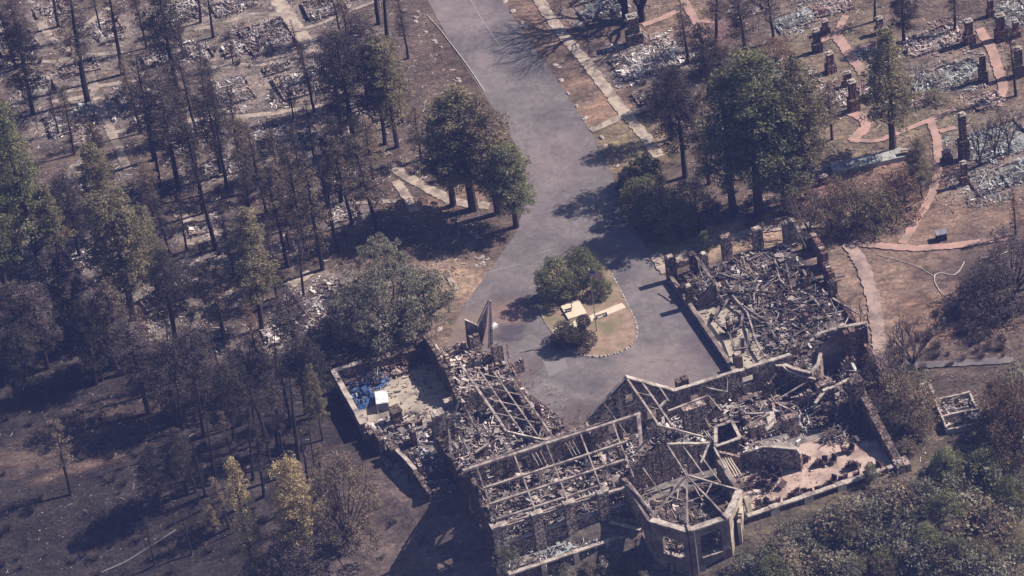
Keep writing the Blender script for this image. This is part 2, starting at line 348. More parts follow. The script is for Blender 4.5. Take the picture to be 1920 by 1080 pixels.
# re-order as left edge down, right edge up (a simple polygon)
rw = [tuple(P(x, y)[:2]) for x, y in road]
nt = M['asphalt'].node_tree; b = nt.nodes['Principled BSDF']; col = b.inputs['Base Color'].links[0].from_socket; co = objco(nt)
dn = N(nt, 'ShaderNodeTexNoise', i_Scale=.5, i_Detail=5); nt.links.new(co, dn.inputs['Vector'])
dv = N(nt, 'ShaderNodeVectorMath', operation='MULTIPLY_ADD'); nt.links.new(dn.outputs['Color'], dv.inputs[0]); dv.inputs[1].default_value = (3.5, 3.5, 0); nt.links.new(co, dv.inputs[2])
for px, py, r_, c_, k_ in ((945, 590, 5, (.22, .15, .125), .8), (952, 625, 3.2, (.07, .062, .075), .9), (935, 560, 2, (.09, .08, .08), .6), (1330, 650, 5, (.12, .10, .11), .8), (1230, 700, 8, (.24, .195, .185), .7), (870, 620, 6, (.19, .145, .12), .9), (1085, 775, 4, (.10, .08, .08), .9), (985, 700, 3, (.12, .095, .09), .7), (1050, 300, 9, (.22, .18, .185), .5), (860, 30, 8, (.25, .2, .205), .5), (1000, 400, 6, (.17, .145, .155), .6), (900, 110, 3, (.24, .2, .2), .5), (1275, 590, 4, (.17, .15, .165), .6), (1170, 740, 4, (.21, .165, .15), .7)):
    g = P(px, py); di = N(nt, 'ShaderNodeVectorMath', operation='DISTANCE'); nt.links.new(dv.outputs[0], di.inputs[0]); di.inputs[1].default_value = (g.x + 1.75, g.y + 1.75, .02)
    mr = N(nt, 'ShaderNodeMapRange'); mr.interpolation_type = 'SMOOTHSTEP'; mr.inputs['From Min'].default_value = r_ * 1.3; mr.inputs['From Max'].default_value = r_ * .4; mr.inputs['To Max'].default_value = k_
    nt.links.new(di.outputs['Value'], mr.inputs[0]); col = mix(nt, 'MIX', mr.outputs[0], col, c_)
cr = N(nt, 'ShaderNodeTexVoronoi', feature='DISTANCE_TO_EDGE', i_Scale=.16); nt.links.new(dv.outputs[0], cr.inputs['Vector'])
col = mix(nt, 'MULTIPLY', .6, col, ramp(nt, cr.outputs['Distance'], [(.0, (.55, .52, .52)), (.012, (1, 1, 1))]))
col = mix(nt, 'MULTIPLY', .8, col, ramp(nt, noise(nt, .9, 9, .8, co), [(.35, (.8, .79, .8)), (.5, (1, 1, 1)), (.68, (1.22, 1.2, 1.18))]))
col = mix(nt, 'MULTIPLY', .8, col, ramp(nt, noise(nt, .12, 6, .7, co, 1.5), [(.38, (.82, .8, .82)), (.6, (1.1, 1.08, 1.06))]))
nt.links.new(col, b.inputs['Base Color'])
o = slab('road', [(x + rnd.uniform(-.1, .1), y) for x, y in rw], 'asphalt', .02); o['kind'] = 'structure'
# worn burn marks and lighter patch on the road surface
M['scorch'] = mat_noise('scorched_asphalt', (.07, .065, .075), (.13, .12, .13), .5, .9)
M['patch'] = mat_noise('asphalt_patch', (.185, .168, .168), (.21, .19, .19), .6, .9)
def blob(name, px, py, rx, ry, mat, z, rz=None, n=40, jag=.18, kind='structure'):
    g = P(px, py); rz = LA if rz is None else rz; pts = []
    ph = [rnd.uniform(0, 6) for _ in range(4)]
    for i in range(n):
        a_ = 2 * pi * i / n; k = 1 + jag * (sin(3 * a_ + ph[0]) + .6 * sin(5 * a_ + ph[1]) + .5 * sin(9 * a_ + ph[2])) * .5 + rnd.uniform(-.05, .05)
        x, y = rx * k * cos(a_), ry * k * sin(a_); pts.append((g.x + x * cos(rz) - y * sin(rz), g.y + x * sin(rz) + y * cos(rz)))
    o = slab(name, pts, mat, z); o['kind'] = kind; return o
pp = [tuple(P(x, y)[:2]) for x, y in ((1012, 662), (1048, 650), (1066, 690), (1030, 706))]
o = slab('road_patch', pp, 'patch', .024); o['kind'] = 'structure'
isl = smooth_px([(1012, 590), (1018, 540), (1040, 488), (1095, 455), (1135, 490), (1165, 550), (1192, 600), (1196, 636), (1165, 662), (1110, 671), (1062, 657), (1036, 625)])
M['island'] = mat_noise('island_soil', (.20, .135, .105), (.34, .25, .185), .8, .95, (.17, .15, .09), .25)
o = slab('island_soil', [tuple(P(x, y)[:2]) for x, y in isl], 'island', .12, .12); o['kind'] = 'structure'

PATHS = [
 ('path', [(508, -20), (545, 38), (578, 82), (598, 106)], 2.7, 'concrete'), ('path', [(362, 54), (400, 50), (440, 36), (480, 26), (530, 28)], 1.2, 'dustyconcrete'),
 ('path', [(395, 129), (450, 122), (520, 120), (612, 110)], 1.1, 'dustyconcrete'), ('path', [(345, 226), (400, 223), (460, 218), (520, 212), (570, 203), (610, 198)], 1.2, 'concrete'),
 ('path', [(458, 219), (461, 231)], 1.1, 'concrete'), ('path', [(66, 20), (76, 46), (92, 68)], 1.7, 'dustyconcrete'), ('path', [(95, 72), (112, 82), (138, 97)], 1.4, 'dustyconcrete'),
 ('path', [(205, 15), (170, 42), (138, 68)], 1.3, 'dustyconcrete'), ('path', [(-10, 122), (60, 115), (105, 116)], 1.0, 'concrete'), ('path', [(110, 114), (160, 104), (240, 98)], 1.0, 'dustyconcrete'),
 ('path', [(120, 172), (170, 164), (225, 156), (268, 148)], 1.1, 'dustyconcrete'), ('path', [(95, 192), (140, 186), (178, 176)], 1.2, 'dustyconcrete'),
 ('path', [(160, 100), (172, 150), (185, 190), (205, 240), (240, 318)], 1.6, 'dustyconcrete'), ('path', [(104, 362), (138, 312), (165, 294)], 1.5, 'dustyconcrete'),
 ('path', [(200, 252), (290, 234)], 1.0, 'dustyconcrete'), ('path', [(330, 398), (365, 422), (400, 438), (422, 462)], 1.9, 'concrete'), ('path', [(345, 456), (370, 456), (398, 446)], 1.1, 'concrete'),
 ('path', [(540, 538), (558, 526), (583, 511)], 2.0, 'concrete'), ('path', [(531, 580), (536, 560), (545, 540)], 1.1, 'dustyconcrete'),
 ('path', [(436, 547), (400, 564), (372, 588), (363, 618), (350, 645), (333, 678)], 1.2, 'dustyconcrete'), ('path', [(368, 620), (366, 650)], 1.0, 'dustyconcrete'),
 ('path', [(735, 312), (760, 330), (790, 348), (840, 374), (880, 385), (918, 386)], 2.0, 'concrete'), ('path', [(742, 340), (760, 366), (778, 398)], 1.7, 'concrete'), ('path', [(620, 385), (690, 380), (745, 378)], 1.1, 'dustyconcrete'),
 ('path', [(545, 62), (600, 46), (645, 26), (702, 4)], .8, 'dustyconcrete'),
 ('path', [(1000, -15), (1050, 60), (1100, 118), (1165, 205), (1200, 245), (1236, 295)], 2.1, 'concrete'), ('path', [(1108, 246), (1175, 216), (1240, 194)], 1.5, 'concrete'),
 ('path', [(1100, 115), (1150, 105), (1190, 92)], .9, 'dustyconcrete'),
 ('path', [(1205, 48), (1250, 32), (1292, 8)], 1.3, 'pink'), ('path', [(1276, -10), (1296, 26), (1315, 55), (1340, 95)], 1.6, 'pink'), ('path', [(1300, 45), (1332, 40)], 1.2, 'pink'),
 ('path', [(1533, 78), (1568, 66), (1585, 30)], 1.4, 'pink'), ('path', [(1570, 68), (1588, 97), (1605, 118), (1620, 140)], 2.0, 'pink'), ('path', [(1590, 98), (1635, 86)], 1.2, 'pink'),
 ('path', [(1590, 210), (1620, 222), (1626, 238), (1598, 266)], 1.9, 'pink'), ('path', [(1625, 232), (1655, 212)], 1.5, 'pink'), ('path', [(1594, 264), (1645, 266), (1700, 244), (1752, 222), (1790, 205)], 1.0, 'pink'),
 ('path', [(1836, 55), (1858, 90), (1872, 130), (1882, 165), (1870, 200)], 1.8, 'pink'), ('path', [(1745, 228), (1757, 262), (1760, 320), (1745, 372), (1692, 458)], 1.5, 'pink'), ('path', [(1762, 248), (1792, 240)], 1.1, 'pink'),
 ('path', [(1596, 456), (1650, 462), (1720, 467), (1800, 461), (1893, 445)], 1.6, 'pink'), ('path', [(1592, 458), (1618, 500), (1638, 560), (1648, 640), (1650, 700)], 2.3, 'walkpink'),
 ('path', [(1240, 500), (1300, 470), (1345, 452), (1440, 430), (1500, 425), (1590, 418)], 1.7, 'concrete'), ('path', [(1228, 478), (1252, 512)], 2.2, 'concrete'),
 ('path', [(1660, 688), (1760, 684), (1900, 676)], 1.6, 'asphalt'), ('path', [(1730, 1005), (1790, 1001), (1845, 1006)], 1.0, 'dustyconcrete'), ('path', [(838, 516), (848, 530), (855, 545)], 1.0, 'concrete'),
 ('path', [(190, 1075), (245, 1050), (330, 995)], .3, 'asphalt'),
]
for nm, px, wd, mt in PATHS: ribbon(nm, px, wd, mt)
PSEG = []
for nm, px, wd, mt in PATHS:
    q = [P(*p) for p in px]; PSEG += [(a.x, a.y, b.x, b.y, wd / 2) for a, b in zip(q[:-1], q[1:])]
def onpath(x, y, m=0.1):
    for ax, ay, bx, by, r in PSEG:
        dx, dy = bx - ax, by - ay; t = max(0, min(1, ((x - ax) * dx + (y - ay) * dy) / (dx * dx + dy * dy)))
        if math.hypot(x - ax - t * dx, y - ay - t * dy) < r + m: return True
    return False

# ------------------------------------------------------------------ walls, debris
def wall(mb, a, b, z0, z1, t=.55, jag=.35, op=(), step=.75, c=(1, 1, 1), mi=0, zf=None):
    """a,b in local xy; z1 number or (za,zb); op = (s0,s1,zb,zt) holes; zf: callable f(0..1)->top"""
    ax, ay = a; bx, by = b; L = math.hypot(bx - ax, by - ay); dx, dy = (bx - ax) / L, (by - ay) / L
    za, zb = z1 if isinstance(z1, tuple) else (z1, z1)
    cuts = sorted({0, L} | {min(L, k * step) for k in range(1, int(L / step) + 1)} | {o_[i] for o_ in op for i in (0, 1) if 0 < o_[i] < L})
    cuts = [c0 for i, c0 in enumerate(cuts) if i == 0 or c0 - cuts[i - 1] > .02]
    prev = 0
    for s0, s1 in zip(cuts[:-1], cuts[1:]):
        mid = (s0 + s1) / 2
        f0, f1 = s0 / L, s1 / L
        prev = .5 * prev + rnd.uniform(-jag, jag) * .8
        t0 = (zf(f0) if zf else za + (zb - za) * f0) + prev; t1 = (zf(f1) if zf else za + (zb - za) * f1) + prev + rnd.uniform(-jag, jag) * .3
        j = rnd.uniform(-.03, .03)
        segs = []; lo_ = z0
        for o0, o1, ob, ot in sorted(op, key=lambda q: q[2]):
            if o0 <= mid <= o1: segs.append((lo_, ob)); lo_ = ot
        segs.append((lo_, None))
        for lo, hi in segs:
            h0 = hi if hi is not None else t0; h1 = hi if hi is not None else t1
            if min(h0, h1) <= lo + .02: continue
            nxv, nyv = -dy * (t / 2 + j), dx * (t / 2 + j)
            x0, y0, x1, y1 = ax + dx * s0, ay + dy * s0, ax + dx * s1, ay + dy * s1
            mb.hexa([(x0 + nxv, y0 + nyv, lo), (x0 - nxv, y0 - nyv, lo), (x1 - nxv, y1 - nyv, lo), (x1 + nxv, y1 + nyv, lo),
                     (x0 + nxv, y0 + nyv, h0), (x0 - nxv, y0 - nyv, h0), (x1 - nxv, y1 - nyv, h1), (x1 + nxv, y1 + nyv, h1)], c, mi)
def coping(mb, pts, w=.75, h=.22, gap=.1, step=1.1):
    for a, b in zip(pts[:-1], pts[1:]):
        a = Vector(a); b = Vector(b); n = max(1, int((b - a).length / step))
        for k in range(n):
            p, q = a.lerp(b, k / n), a.lerp(b, (k + 1) / n); hh = h * (.35 if rnd.random() < gap else 1)
            ww = w * rnd.uniform(.85, 1.12); dz = rnd.uniform(-.04, .05)
            mb.beam(p + Vector((0, 0, hh / 2 + dz)), q + Vector((0, 0, hh / 2 + dz)), ww, hh)
WHITE = [(.66, .63, .6), (.50, .47, .45), (.40, .36, .34), (.30, .27, .26), (.22, .17, .15), (.16, .12, .11), (.07, .055, .055), (.60, .56, .55), (.30, .23, .18), (.12, .10, .10), (.34, .32, .34)]
DARK = [(.05, .045, .05), (.08, .07, .07), (.12, .10, .10), (.20, .17, .165), (.27, .235, .23), (.035, .03, .035), (.16, .13, .12), (.36, .32, .29), (.10, .08, .075)]
MIX = WHITE + DARK
CYAN = [(.34, .38, .37), (.26, .29, .29), (.42, .44, .43), (.14, .13, .13), (.08, .07, .07), (.22, .19, .17), (.50, .50, .48)]
PINK = [(.42, .34, .32), (.30, .22, .20), (.5, .44, .42), (.20, .10, .10), (.10, .07, .07), (.58, .52, .5)]
def debris(mb, poly, n, z0, pal, big=1.0, pile=.8, sticks=.4, zf=None, clu=False, frame=None):
    x0, x1 = min(p[0] for p in poly), max(p[0] for p in poly); y0, y1 = min(p[1] for p in poly), max(p[1] for p in poly)
    k = 0
    hs = [(rnd.uniform(x0, x1), rnd.uniform(y0, y1), rnd.uniform(1, 3), rnd.choice(pal)) for _ in range(max(3, int(n / 40)))]
    for _ in range(n * 6):
        if k >= n: break
        x, y = rnd.uniform(x0, x1), rnd.uniform(y0, y1)
        if not inpoly(x, y, poly): continue
        if frame and rnd.random() < .93 and onpath(frame[0] + x * frame[2] - y * frame[3], frame[1] + x * frame[3] + y * frame[2]): continue
        if clu and min(math.hypot(q[0] - x, q[1] - y) / q[2] for q in hs) > rnd.uniform(.3, 1.3): continue
        k += 1
        near = min(hs, key=lambda q: (q[0] - x) ** 2 + (q[1] - y) ** 2)
        c = near[3] if rnd.random() < .55 else rnd.choice(pal)
        jj = rnd.uniform(.7, 1.3); c = tuple(v * jj for v in c)
        z = z0 + (zf(x, y) if zf else 0) + rnd.random() ** 2 * pile
        r = rnd.random(); rz = rnd.choice([LAs(), rnd.uniform(0, pi)])
        if r < sticks:
            L = rnd.uniform(.6, 3.0) * big; mb.box(x, y, z + .1, L, rnd.uniform(.05, .12) * big, rnd.uniform(.05, .12) * big, rz, rnd.uniform(-.3, .3), rnd.gauss(0, .16), c)
        elif r < sticks + .22:
            # curled sheet
            w_ = rnd.uniform(.15, .5) * big; l_ = rnd.uniform(.4, 1.7) * big; cu = rnd.uniform(.3, 1.4); ns = 4
            pr = []
            for i in range(ns + 1):
                a_ = cu * (i / ns - .5); pr.append((l_ * (i / ns - .5), l_ * .35 * (1 - cos(a_ * 2)) * rnd.uniform(.6, 1.2)))
            cz, sz = cos(rz), sin(rz)
            for i in range(ns):
                (u0, h0), (u1, h1) = pr[i], pr[i + 1]
                mb.face([(x + u0 * cz + w_ / 2 * sz, y + u0 * sz - w_ / 2 * cz, z + .1 + h0), (x + u1 * cz + w_ / 2 * sz, y + u1 * sz - w_ / 2 * cz, z + .1 + h1),
                         (x + u1 * cz - w_ / 2 * sz, y + u1 * sz + w_ / 2 * cz, z + .12 + h1), (x + u0 * cz - w_ / 2 * sz, y + u0 * sz + w_ / 2 * cz, z + .12 + h0)], c)
        else:
            s_ = rnd.uniform(.1, .36) * big * (rnd.uniform(2, 3.2) if rnd.random() < .05 else 1)
            mb.box(x, y, z + s_ * .2, s_ * rnd.uniform(.6, 1.8), s_, s_ * rnd.uniform(.3, .9), rz, rnd.uniform(-.5, .5), rnd.uniform(-.5, .5), c, jit=.25)
def LAs(): return rnd.choice([0, pi / 2]) + rnd.gauss(0, .15)
def mound(mb, rx, ry, h, c=(1, 1, 1), n=14, rag=0):
    """irregular low heap"""
    ph = [rnd.uniform(0, 6) for _ in range(6)]; g = {}
    for i in range(n + 1):
        for j in range(n + 1):
            u, v = 2 * i / n - 1, 2 * j / n - 1
            q = max(0, 1 - max(abs(u), abs(v)) ** 2)
            z = h * q * (.55 + .3 * sin(4 * u + ph[0]) * cos(5 * v + ph[1]) + rnd.uniform(-.25, .25)) if q > 0 else 0
            k = 1 + .08 * sin(5 * v + ph[2]) ; l = 1 + .08 * sin(5 * u + ph[3])
            if rag and max(abs(u), abs(v)) + .28 * sin(ph[4] + 7 * i / n) * cos(ph[5] + 6 * j / n) > 1 - rag * .55 * rnd.random(): z = -.2
            g[i, j] = (u * rx * k, v * ry * l, (max(.0, z) + .04) if z > -.1 and q > 0 else -.25)
    for i in range(n):
        for j in range(n):
            u, v = abs(2 * (i + .5) / n - 1), abs(2 * (j + .5) / n - 1)
            mb.face([g[i, j], g[i + 1, j], g[i + 1, j + 1], g[i, j + 1]], c)

# ------------------------------------------------------------------ the burned lodge (one thing)
lodge = empty('burned_lodge', (LO.x, LO.y, 0), 'large roofless burned stone lodge wrapping round the end of the driveway', 'building', rz=LA)
def S(s, t, z=None): return (s, -t) if z is None else (s, -t, z)
def LI(px, py, z):
    p = P(px, py, z); s, t = st(p.x, p.y); return (s, -t, z)
def lp(name, mb, mats, label=None):
    o = mb.build(name, mats, lodge)
    if label: o['label'] = label
    return o
def lwall(a, b, z0, z1, mat='stone', label=None, name='wall', **kw):
    mb = MB(); wall(mb, S(*a), S(*b), z0, z1, **kw); return lp(name, mb, mat, label)
def lbeam(name, a, b, w=.28, h=.3, mat='wood', label=None):
    mb = MB(); n = 3; a = Vector(a); b = Vector(b); q = a
    for k in range(1, n + 1):
        r_ = a.lerp(b, k / n) + (Vector((rnd.uniform(-.06, .06), rnd.uniform(-.06, .06), rnd.uniform(-.08, .04))) if k < n else Vector((0, 0, 0)))
        mb.beam(q, r_, w, h); q = r_
    return lp(name, mb, mat, label)
def lcop(pts, name='coping', **kw):
    mb = MB(); coping(mb, pts, **kw); return lp(name, mb, 'coping')
# floors
def lfloor(pts, z, mat, name='floor', th=.3):
    mb = MB(); q = [S(*p) for p in pts]; mb.face([(x, y, z) for x, y in q][::-1])
    for i in range(len(q)): mb.face([(*q[i - 1], z - th), (*q[i], z - th), (*q[i], z), (*q[i - 1], z)])
    return lp(name, mb, mat)
lfloor([(-9.5, -44), (7, -44), (7, -28), (-9.5, -28)], .06, 'yard')
lfloor([(-9.3, -27.9), (0, -27.9), (0, -8), (-4.5, -8), (-8.5, -14)], .05, 'ashfloor', th=7)
lfloor([(0, -27.9), (16, -27.9), (16, -8), (0, -8)], .055, 'ashfloor', th=6)
lfloor([(.1, -8), (38, -8), (38, 7.6), (.1, 7.6)], .06, 'ashfloor', th=7)
lfloor([(22.8, 7.7), (38.2, 7.7), (38.2, 17.5), (34, 22.5), (27.4, 22.5), (23, 17.6)], -1.2, 'ashfloor', th=9)
lfloor([(38.3, -9), (71, -9), (71, 4.5), (65, 4.5), (65, 6), (38.3, 6)], .045, 'ashfloor', th=5)
lfloor([(50.8, -43.3), (72.5, -43.3), (72.5, -9.1), (50.8, -9.1)], .065, 'ashfloor')
lfloor([(51.2, -33), (57.5, -33), (57.5, -10), (51.2, -10)], .12, 'yard', 'gallery_floor')
lfloor([(38.4, 6.1), (65, 6.1), (65, 19), (38.4, 19)], .05, 'patio', 'patio_floor', th=8)
lfloor([(1, 8.2), (22.7, 8.2), (22.7, 12), (1, 12)], -2.0, 'cyanash', 'lower_terrace_floor', th=6)
# --- west court
lwall((-9.6, -44.2), (-9.6, -28.7), -4, 2.9, 'plaster', 'outer court wall under a pale coping', jag=.04, t=.6)
lcop([S(-9.6, -44.4, 2.95), S(-9.6, -28.7, 2.95)], w=.95, gap=.0, step=2.3)
lwall((-9.6, -44.2), (-4.8, -44.2), 0, 2.9, 'stone', jag=.05, t=.6); lcop([S(-9.6, -44.2, 2.96), S(-4.6, -44.2, 2.96)], w=.9, gap=0)
lwall((-4.8, -44.2), (6.8, -43.9), 0, (2.6, 2.9), 'darkstone', 'broken brown court wall beside the oak', jag=.35, t=1.3)
lwall((6.8, -44.5), (6.9, -39), 0, (4.8, 4.3), 'darkstone', jag=.5, t=.7)
lwall((6.9, -39), (6.9, -34), 0, (4.4, 5.2), 'darkstone', jag=.6, t=.7)
lwall((6.9, -34), (6.9, -28), 0, (5.3, 2.5), 'darkstone', jag=.5, t=.7, op=[(2, 3.2, 0, 2.2)])
for s0, t0, h, w_ in ((-9, -27.2, 4.0, 1.1), (-8.3, -24.8, 4.3, 1.5), (-7.3, -21.5, 4.2, 1.2)):
    mb = MB(); wall(mb, S(s0, t0 - w_), S(s0, t0 + w_), -6, h - 1.2, t=.9, jag=.3); lp('pier', mb, 'darkstone')
lwall((-9.4, -28.7), (-6.3, -19), -6.5, 1.5, 'plaster', jag=.4, t=.6)
lwall((-6.6, -20.5), (-5.2, -9), -7, (2.8, 2.2), 'darkstone', 'soot dark outer wall of the west wing', jag=.3, t=.7)
lwall((-5.3, -9), (-2.2, -9), -7, 1.9, 'darkstone', jag=.3); lcop([S(-6.6, -20.2, 2.9), S(-5.6, -14, 2.7)], gap=.3)
mb = MB(); mb.box(-3.6, 30, 1.4, 1.6, 1.8, 2.8, .1, c=(1, 1, 1)); mb.box(-3.6, 30, 2.9, 1.9, 2.1, .25, .1); lp('pier', mb, 'darkstone')
mb = MB(); wall(mb, S(-.3, -18.9), S(1.6, -18.9), -1, 8.6, t=1.4, jag=.25, step=.5); lp('chimney', mb, 'lightstone', 'tall stone chimney standing over the west wing')
mb = MB(); wall(mb, S(-.4, -18.9), S(1.7, -18.9), 8.5, 8.9, t=1.6, jag=.12, step=.4); lp('chimney_cap', mb, 'coping')
lwall((-.2, -18), (0, -8), -3, (4.5, 5.5), 'darkstone', jag=.7, t=.6)
lwall((-6, -28.2), (0, -27.6), 0, 1.2, 'darkstone', jag=.4)
# --- porte cochere wreck: two torn roof sheets
def sheet(px, name='torn_roof_sheet', mat='metal', nrib=7, label=None):
    mb = MB(); q = [Vector(LI(*p)) for p in px]; a, b_, c_, d_ = q   # a,b top edge; c,d bottom
    for k in range(nrib):
        f0, f1 = k / nrib, (k + 1) / nrib; off = Vector((0, .05 if k % 2 else -.03, 0))
        v = [a.lerp(b_, f0), a.lerp(b_, f1), d_.lerp(c_, f1), d_.lerp(c_, f0)]
        v = [p + off for p in v]; back = [p + Vector((.04, .07, .0)) for p in v]
        mb.hexa(v + back)
    o = lp(name, mb, mat, label); mb = MB(); mb.beam(a + Vector((0, 0, .08)), b_ + Vector((0, 0, .08)), .28, .2); mb.build('torn_roof_edge', 'coping', lodge)
M['sheetdark'] = mat_noise('burned_sheet', (.07, .062, .066), (.2, .175, .175), .8, .6, (.26, .23, .23), .3)
sheet([(871, 600, 6.2), (896, 611, 5.0), (903, 655, .6), (876, 650, .6)], mat='sheetdark')
sheet([(894, 611, 5.0), (917, 563, 8.6), (912, 612, 5), (903, 650, .6)], mat='sheetdark')
sheet([(917, 566, 8.2), (921, 565, 8.2), (925, 645, 1.2), (914, 655, .6)], mat='sheetdark', nrib=3)
for a, b in (((937, 647, 3.2), (944, 676, .5)), ((950, 646, 3.2), (957, 690, 1)), ((920, 650, 3.5), (933, 690, .5)), ((952, 673, 3), (986, 740, 1))):
    lbeam('post', LI(*a), LI(*b), .35, .35, 'redstone' if a[0] > 945 else 'darkwood')
mb = MB(); mb.box(*LI(925, 611, 3.2), 1.3, .9, .5, .3); lp('roof_vent', mb, 'white')
for a, h in (((868, 672), 3.3), ((895, 668), 4.2), ((918, 690), 3.2), ((938, 690), 4.6), ((975, 700), 2.2)):
    x, y, z = LI(*a, 0); mb = MB(); wall(mb, (x - .9, y + .2), (x + .9, y + .4), 0, h, t=.7, jag=.6, step=.45); lp('wall', mb, rnd.choice(['darkstone', 'stone']))
# entrance rubble (bright)
def lrub(poly, n, z, pal, label=None, **kw):
    mb = MB(); debris(mb, [S(*p) for p in poly], n, z, pal, **kw); o = lp('rubble', mb, 'debris', label); o['kind'] = 'stuff'; return o
BR = [(.58, .52, .48), (.42, .36, .33), (.32, .27, .25), (.5, .44, .4), (.2, .15, .14), (.1, .08, .08), (.26, .2, .17)]
lrub([(6.5, -44), (14, -42), (17, -36), (18, -26), (8, -25.5), (7.3, -34)], 900, .1, BR, 'pale heap of fallen stone at the lodge entrance', pile=1.7, sticks=.22, big=1.3)
lrub([(16, -28), (20, -22), (21, -12), (16, -8)], 350, .0, MIX, pile=.7)
# --- north wing
for s0, z_, w_, d_ in ((7.8, 11.6, .42, 0), (10.6, 9.6, .24, .4), (13.2, 7.7, .24, 0), (15.8, 6.0, .34, .8)):
    lbeam('ridge_beam' if s0 < 8 else 'purlin', S(s0 - .4, -25.4 + d_, z_), S(s0 + .4, -5.9 - (s0 - 7.8) * .15, z_), w_, .32, 'wood')
for t0, k in ((-23.6, 1), (-19.5, .92), (-15.8, 1), (-11.6, .85)):
    lbeam('rafter', S(7.8, t0, 11.5), S(7.8 + 8 * k, t0, 11.5 - 5.6 * k), .13, .16, 'wood')
lbeam('valley_rafter', S(8.2, -5.7, 11.75), S(14.6, -5.2, 7.6), .36, .34, 'coping')
lbeam('valley_rafter', LI(1015, 826, 7.6), LI(1019, 806, 9), .25, .25, 'coping'); lbeam('valley_rafter', LI(1009, 826, 7.8), LI(1016, 803, 9), .25, .25, 'coping')
lwall((16, -26), (16, -8), 0, (3.2, 4.6), 'darkstone', jag=.7, t=.6, op=[(3, 5, .8, 2.8), (8, 10, .8, 2.8), (13, 15, .8, 2.8)])
lwall((7.5, -26.2), (16, -26.2), 0, 4.2, 'stone', jag=.9, t=.6, op=[(3, 5.5, 0, 2.6)])
ap = LI(861, 752, 9.5)
lbeam('rafter', ap, LI(840, 800, 5.6), .38, .3, 'wood'); lbeam('rafter', LI(840, 800, 5.6), LI(845, 835, 3), .3, .3, 'wood')
lbeam('rafter', LI(864, 752, 9.5), LI(885, 790, 6), .3, .3, 'darkwood'); lbeam('rafter', LI(885, 790, 6), LI(915, 838, 3), .26, .26, 'darkwood')
lbeam('rafter', LI(852, 795, 5), LI(890, 868, 3), .3, .3, 'darkwood'); lbeam('rafter', LI(822, 772, 6), LI(862, 756, 8.5), .2, .2, 'darkwood')
lbeam('rafter', LI(870, 780, 6), LI(905, 800, 5), .14, .14, 'darkwood'); lbeam('rafter', LI(888, 850, 3), LI(915, 832, 3.6), .4, .2, 'coping'); lbeam('rafter', LI(840, 838, 5), LI(868, 890, 5), .3, .3, 'darkwood')
# --- main hall
RZ, EZ, HW = 11.7, 6.0, 7.75
lbeam('ridge_beam', S(-1.4, 0, RZ), S(13.5, 0, RZ), .55, .4, 'wood'); lbeam('ridge_beam', S(13.5, 0, RZ), S(29, 0, RZ - .1), .5, .4, 'wood')
def slopez(t): return RZ - (RZ - EZ) * abs(t) / HW
for t0 in (3.1, 5.3):
    lbeam('purlin', S(.7, t0, slopez(t0) + .15), S(27.5 - t0 * .7, t0, slopez(t0) + .15), .36, .34, 'wood')
for t0 in (-4,):
    lbeam('purlin', S(.7, t0, slopez(t0)), S(24, t0, slopez(t0)), .3, .3, 'darkwood')
lbeam('eave_beam', S(.4, HW - .4, EZ + .25), S(19, HW - .4, EZ + .25), .34, .3, 'wood'); lbeam('eave_beam', S(1.5, HW - 1.3, EZ - .6), S(18.5, HW - 1.3, EZ - .6), .3, .3, 'wood')
lbeam('eave_beam', S(.4, HW + .35, EZ - .5), S(19, HW + .35, EZ - .5), .3, .25, 'wood')
for s0 in (.9, 7.3, 12.8, 18.6, 24.2):
    lbeam('rafter', S(s0, 0, RZ), S(s0, HW, EZ + .1), .24, .26, 'darkwood' if s0 < 1 else 'wood')
    lbeam('rafter', S(s0, 0, RZ), S(s0, -HW, EZ + .1), .24, .26, 'darkwood')
for s0 in (15.9, 16.5, 17.1): lbeam('lath', S(s0, .4, RZ - .7), S(s0 + .3, 2.6, RZ - 2), .1, .08, 'wood')
for s0 in (10.2, 10.8, 11.5): lbeam('lath', S(s0, .4, RZ - .7), S(s0 + .3, 2.2, RZ - 2), .1, .08, 'wood')
lbeam('rafter', S(28.6, .1, RZ), S(26.8, 5.3, 8.6), .6, .3, 'wood'); lbeam('rafter', S(28.4, .4, RZ - .2), S(27.6, 3, 8), .4, .3, 'wood')
# hall walls
lwall((0, -8), (0, 8), -8, 0, 'darkstone', 'dark gable end wall facing the lawn', zf=lambda f: 5.6 + 5.4 * (1 - abs(2 * f - 1)) - .8, jag=.5, t=.8, op=[(5, 6.4, 1, 4), (9.5, 11, 1, 4)])
lwall((.3, -HW), (22.5, -HW), 0, 5.9, 'stone', 'inner back wall of the great hall', jag=.25, t=.7, op=[(4, 5.4, 1.5, 3.8), (9.6, 11, 1.5, 3.8), (18, 19.4, 1.5, 3.8)])
bays = []
s0 = 0
for k, (c0, w_) in enumerate([(1.0, 2.4), (7.4, 1.7), (12.9, 1.7), (18.6, 1.7)]):
    mb = MB(); wall(mb, S(c0 - w_ / 2, HW + .2), S(c0 + w_ / 2, HW + .2), -5.5, 5.4, t=1.2, jag=.06, step=.8); lp('pier', mb, 'lightstone')
    mb = MB(); coping(mb, [S(c0 - w_ / 2 - .15, HW + .2, 5.45), S(c0 + w_ / 2 + .15, HW + .2, 5.45)], w=1.5, h=.35, gap=0, step=.9); lp('pier_cap', mb, 'coping')
for a, b in ((2.2, 6.5), (8.3, 12.0), (13.8, 17.7), (19.5, 23)):
    lwall((a, HW + .1), (b, HW + .1), -5.5, (1.2, 1.2), 'stone', jag=.25, t=.7)
    mb = MB(); coping(mb, [S(a, HW + .1, 1.4), S(b, HW + .1, 1.4)], w=.8, gap=.3); lp('window_sill', mb, 'coping')
    lbeam('window_lintel', S(a, HW + .1, 4.6), S(b, HW + .1, 4.6), .5, .4, 'wood')
